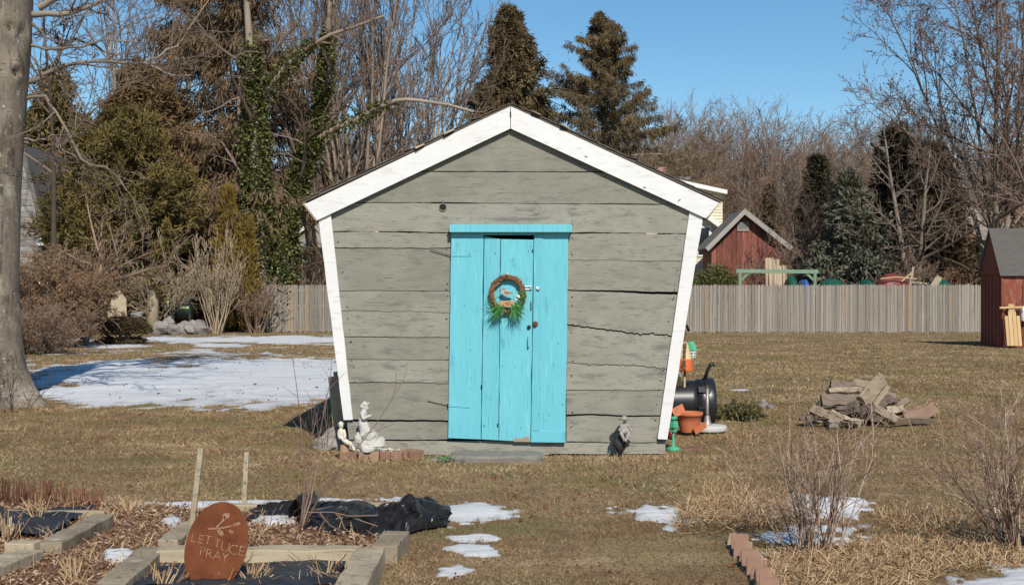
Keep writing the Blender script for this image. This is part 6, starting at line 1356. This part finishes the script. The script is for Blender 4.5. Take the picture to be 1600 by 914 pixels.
def tuft(label, x, y, n, h, sp_, seed, r_=.0035, name='cut_stalks', m_='straw', z=0.02):
    rg = np.random.default_rng(seed); p = G(x, y); az = rg.random(n) * 2 * pi; q = sp_ * np.sqrt(rg.random(n)); B = p + np.stack([np.cos(az) * q * .35, np.sin(az) * q * .25, 0 * q + z - .02], 1)
    D = nrm(np.stack([np.cos(az) * q * 2.2, np.sin(az) * q * 1.5, np.full(n, .35)], 1) + rg.normal(size=(n, 3)) * .07); l = h * (.55 + .6 * rg.random(n))
    m = MB(seed); m.tubes(np.stack([B, B + D * l[:, None] * .5, B + D * l[:, None] + rg.normal(size=(n, 3)) * .008], 1), np.repeat(r_ * (.6 + .7 * rg.random(n))[:, None], 3, 1), 5, cap=True)
    return tag(m.build(name, M[m_], loc=p), label, 'plant stubble', 'cut straw stubble')
for i, (x, y, n, h, q, lb, z) in enumerate(((58, 822, 13, .17, .11, 'cut straw stalks standing in the left dark fabric', .06), (205, 803, 30, .12, .13, 'wide tuft of cut straw stalks at the back of the left bed', .02), (176, 817, 22, .085, .05, 'small tight bundle of cut straw behind the diagonal timber', .03), (10, 850, 26, .17, .12, 'straw stalks at the left edge above the pale timber end', .03),
                                         (120, 916, 26, .14, .12, 'cut straw tuft at the bottom edge left of the long timber', .02), (390, 915, 50, .12, .16, 'dense cut straw tuft at the bottom edge right of the rust sign', .02), (250, 925, 24, .13, .13, 'cut straw tuft at the bottom edge below the rust sign', .02), (395, 846, 26, .09, .12, 'short straw stubble between rust sign and sapling', .02), (450, 880, 40, .07, .14, 'flattened straw tuft on the dark fabric before the tan timber', .05), (505, 905, 8, .15, .10, 'few thin straw stalks beside the dark grey timber', .03))):
    tuft(lb, x, y, n, h, q, 240 + i, z=z)
straw_stems = [(x, 795 - 6 * (i % 3)) for i, x in enumerate(range(-20, 150, 9))]
rg = np.random.default_rng(260); m = MB(260); n = 240
x = rg.uniform(-30, 160, n); B = np.array([G(a, c) for a, c in zip(x, rg.uniform(782, 798, n))]); D = nrm(rg.normal(size=(n, 3)) * .10 + (0, 0, 1)); l = rg.uniform(.05, .17, n) * (1.1 - (x > 110) * .4)
m.tubes(np.stack([B, B + D * l[:, None]], 1), np.full((n, 2), .0028), 4); tag(m.build('stem_row', M['redstem'], loc=G(60, 792)), 'row of cut red brown stems behind the left bed', 'plant stubble')
# sapling and thin canes
rg = np.random.default_rng(270)
sap = thing('sapling', 'thin bare sapling with several stems by the black tarp', 'sapling', G(468, 838))
m = MB(270); YA = CH * F / (838 - HZ)
ST = [[(466, 838), (472, 800), (476, 760), (474, 715), (470, 660), (463, 600), (455, 545)], [(468, 838), (478, 805), (486, 780), (492, 745), (500, 715), (506, 690)], [(468, 838), (476, 800), (484, 765), (492, 720), (503, 660), (515, 600), (521, 540)], [(470, 838), (485, 800), (510, 760), (540, 735), (566, 715)], [(468, 838), (490, 795), (500, 770), (540, 722), (590, 660), (630, 595), (636, 575)], [(468, 838), (476, 790), (480, 740), (486, 690), (497, 640)]]
for i, q in enumerate(ST):
    p = np.array([W(x, y, YA + .03 * i + .02 * k * (i % 3 - 1)) for k, (x, y) in enumerate(q)]); p[0, 2] = -.02
    m.tube(p, np.linspace(.0066 if i < 3 else .0045, .0014, len(p)), 6)
m.build('stem', M['twig'], sap, True)
m = MB(271); rng_ = np.random.default_rng(271)
for i, q in enumerate(ST):
    p = np.array([W(x, y, YA + .03 * i) for x, y in q]); 
    P, Q = grow(rng_, p[None], np.full((1, len(p)), .004), 7, .15, .95, .7, .2, .22, 4, .1, .03, .5, .5, .5, .0012); m.tubes(P, Q, 4)
m.build('twigs', M['twig'], sap, True)
m = MB(272); q = [(476, 800), (520, 800), (545, 806), (590, 805)]; m.tube([W(x, y, YA - .1 - .03 * k) for k, (x, y) in enumerate(q)], .004, 5)
for i, q in enumerate(([(500, 800), (515, 820), (535, 830)], [(530, 803), (538, 825), (548, 832)], [(545, 806), (570, 815), (590, 822)])): m.tube([W(x, y, YA - .15) for x, y in q], .003, 5)
m.build('fallen_branch', M['twig'], sap)
# bare bushes at the right
shrub('bare_shrub', 'bare brown blueberry bush growing from the snow patch', G(1272, 868), .84, M['twig_red'], 280, 34, .42, .0062, ((6, .40), (3, .45)), 'shrub', .05, .13, .0013, .16, (M['budred'], .012, .03), .22, .5)
shrub('bare_shrub', 'bare reddish bush cut by the frame edge over the speckled snow', G(1588, 856), .84, M['twig_red'], 281, 42, .72, .0078, ((6, .42), (4, .45)), 'shrub', .04, .13, .0014, .14, (M['budred'], .012, .03), .2, .5)
n = 0
for i in range(9):
    p = np.array([1.275 - .006 * i + .006 * (i % 2), 7.30 - .15 * i, 0]); m = MB(290 + i); m.box(p + (0, 0, .0 + .010 * ((i * 5) % 3 - 1)), (.100, .058, .19), (R(-46 + 5 * ((i * 7) % 3 - 1)), 0, R(-14 + 7 * ((i * 5) % 3 - 1))), jit=.003, var=[.95, .5, .6, .45, .55, .6, .5, .6, .5][i])
    tag(m.build('border_brick', M['brick'], bevel=.006, loc=p), f'{ords[i]} tilted brick from the far end of the sawtooth border' + (', yellower than the rest' if i == 0 else ''), 'brick', 'bricks of the sawtooth border')
stone('border_stone', 'pale flat stone lying in the straw right of the sawtooth bricks', G(1200, 873) + (0, 0, .02), (.07, .04, .028), 298)
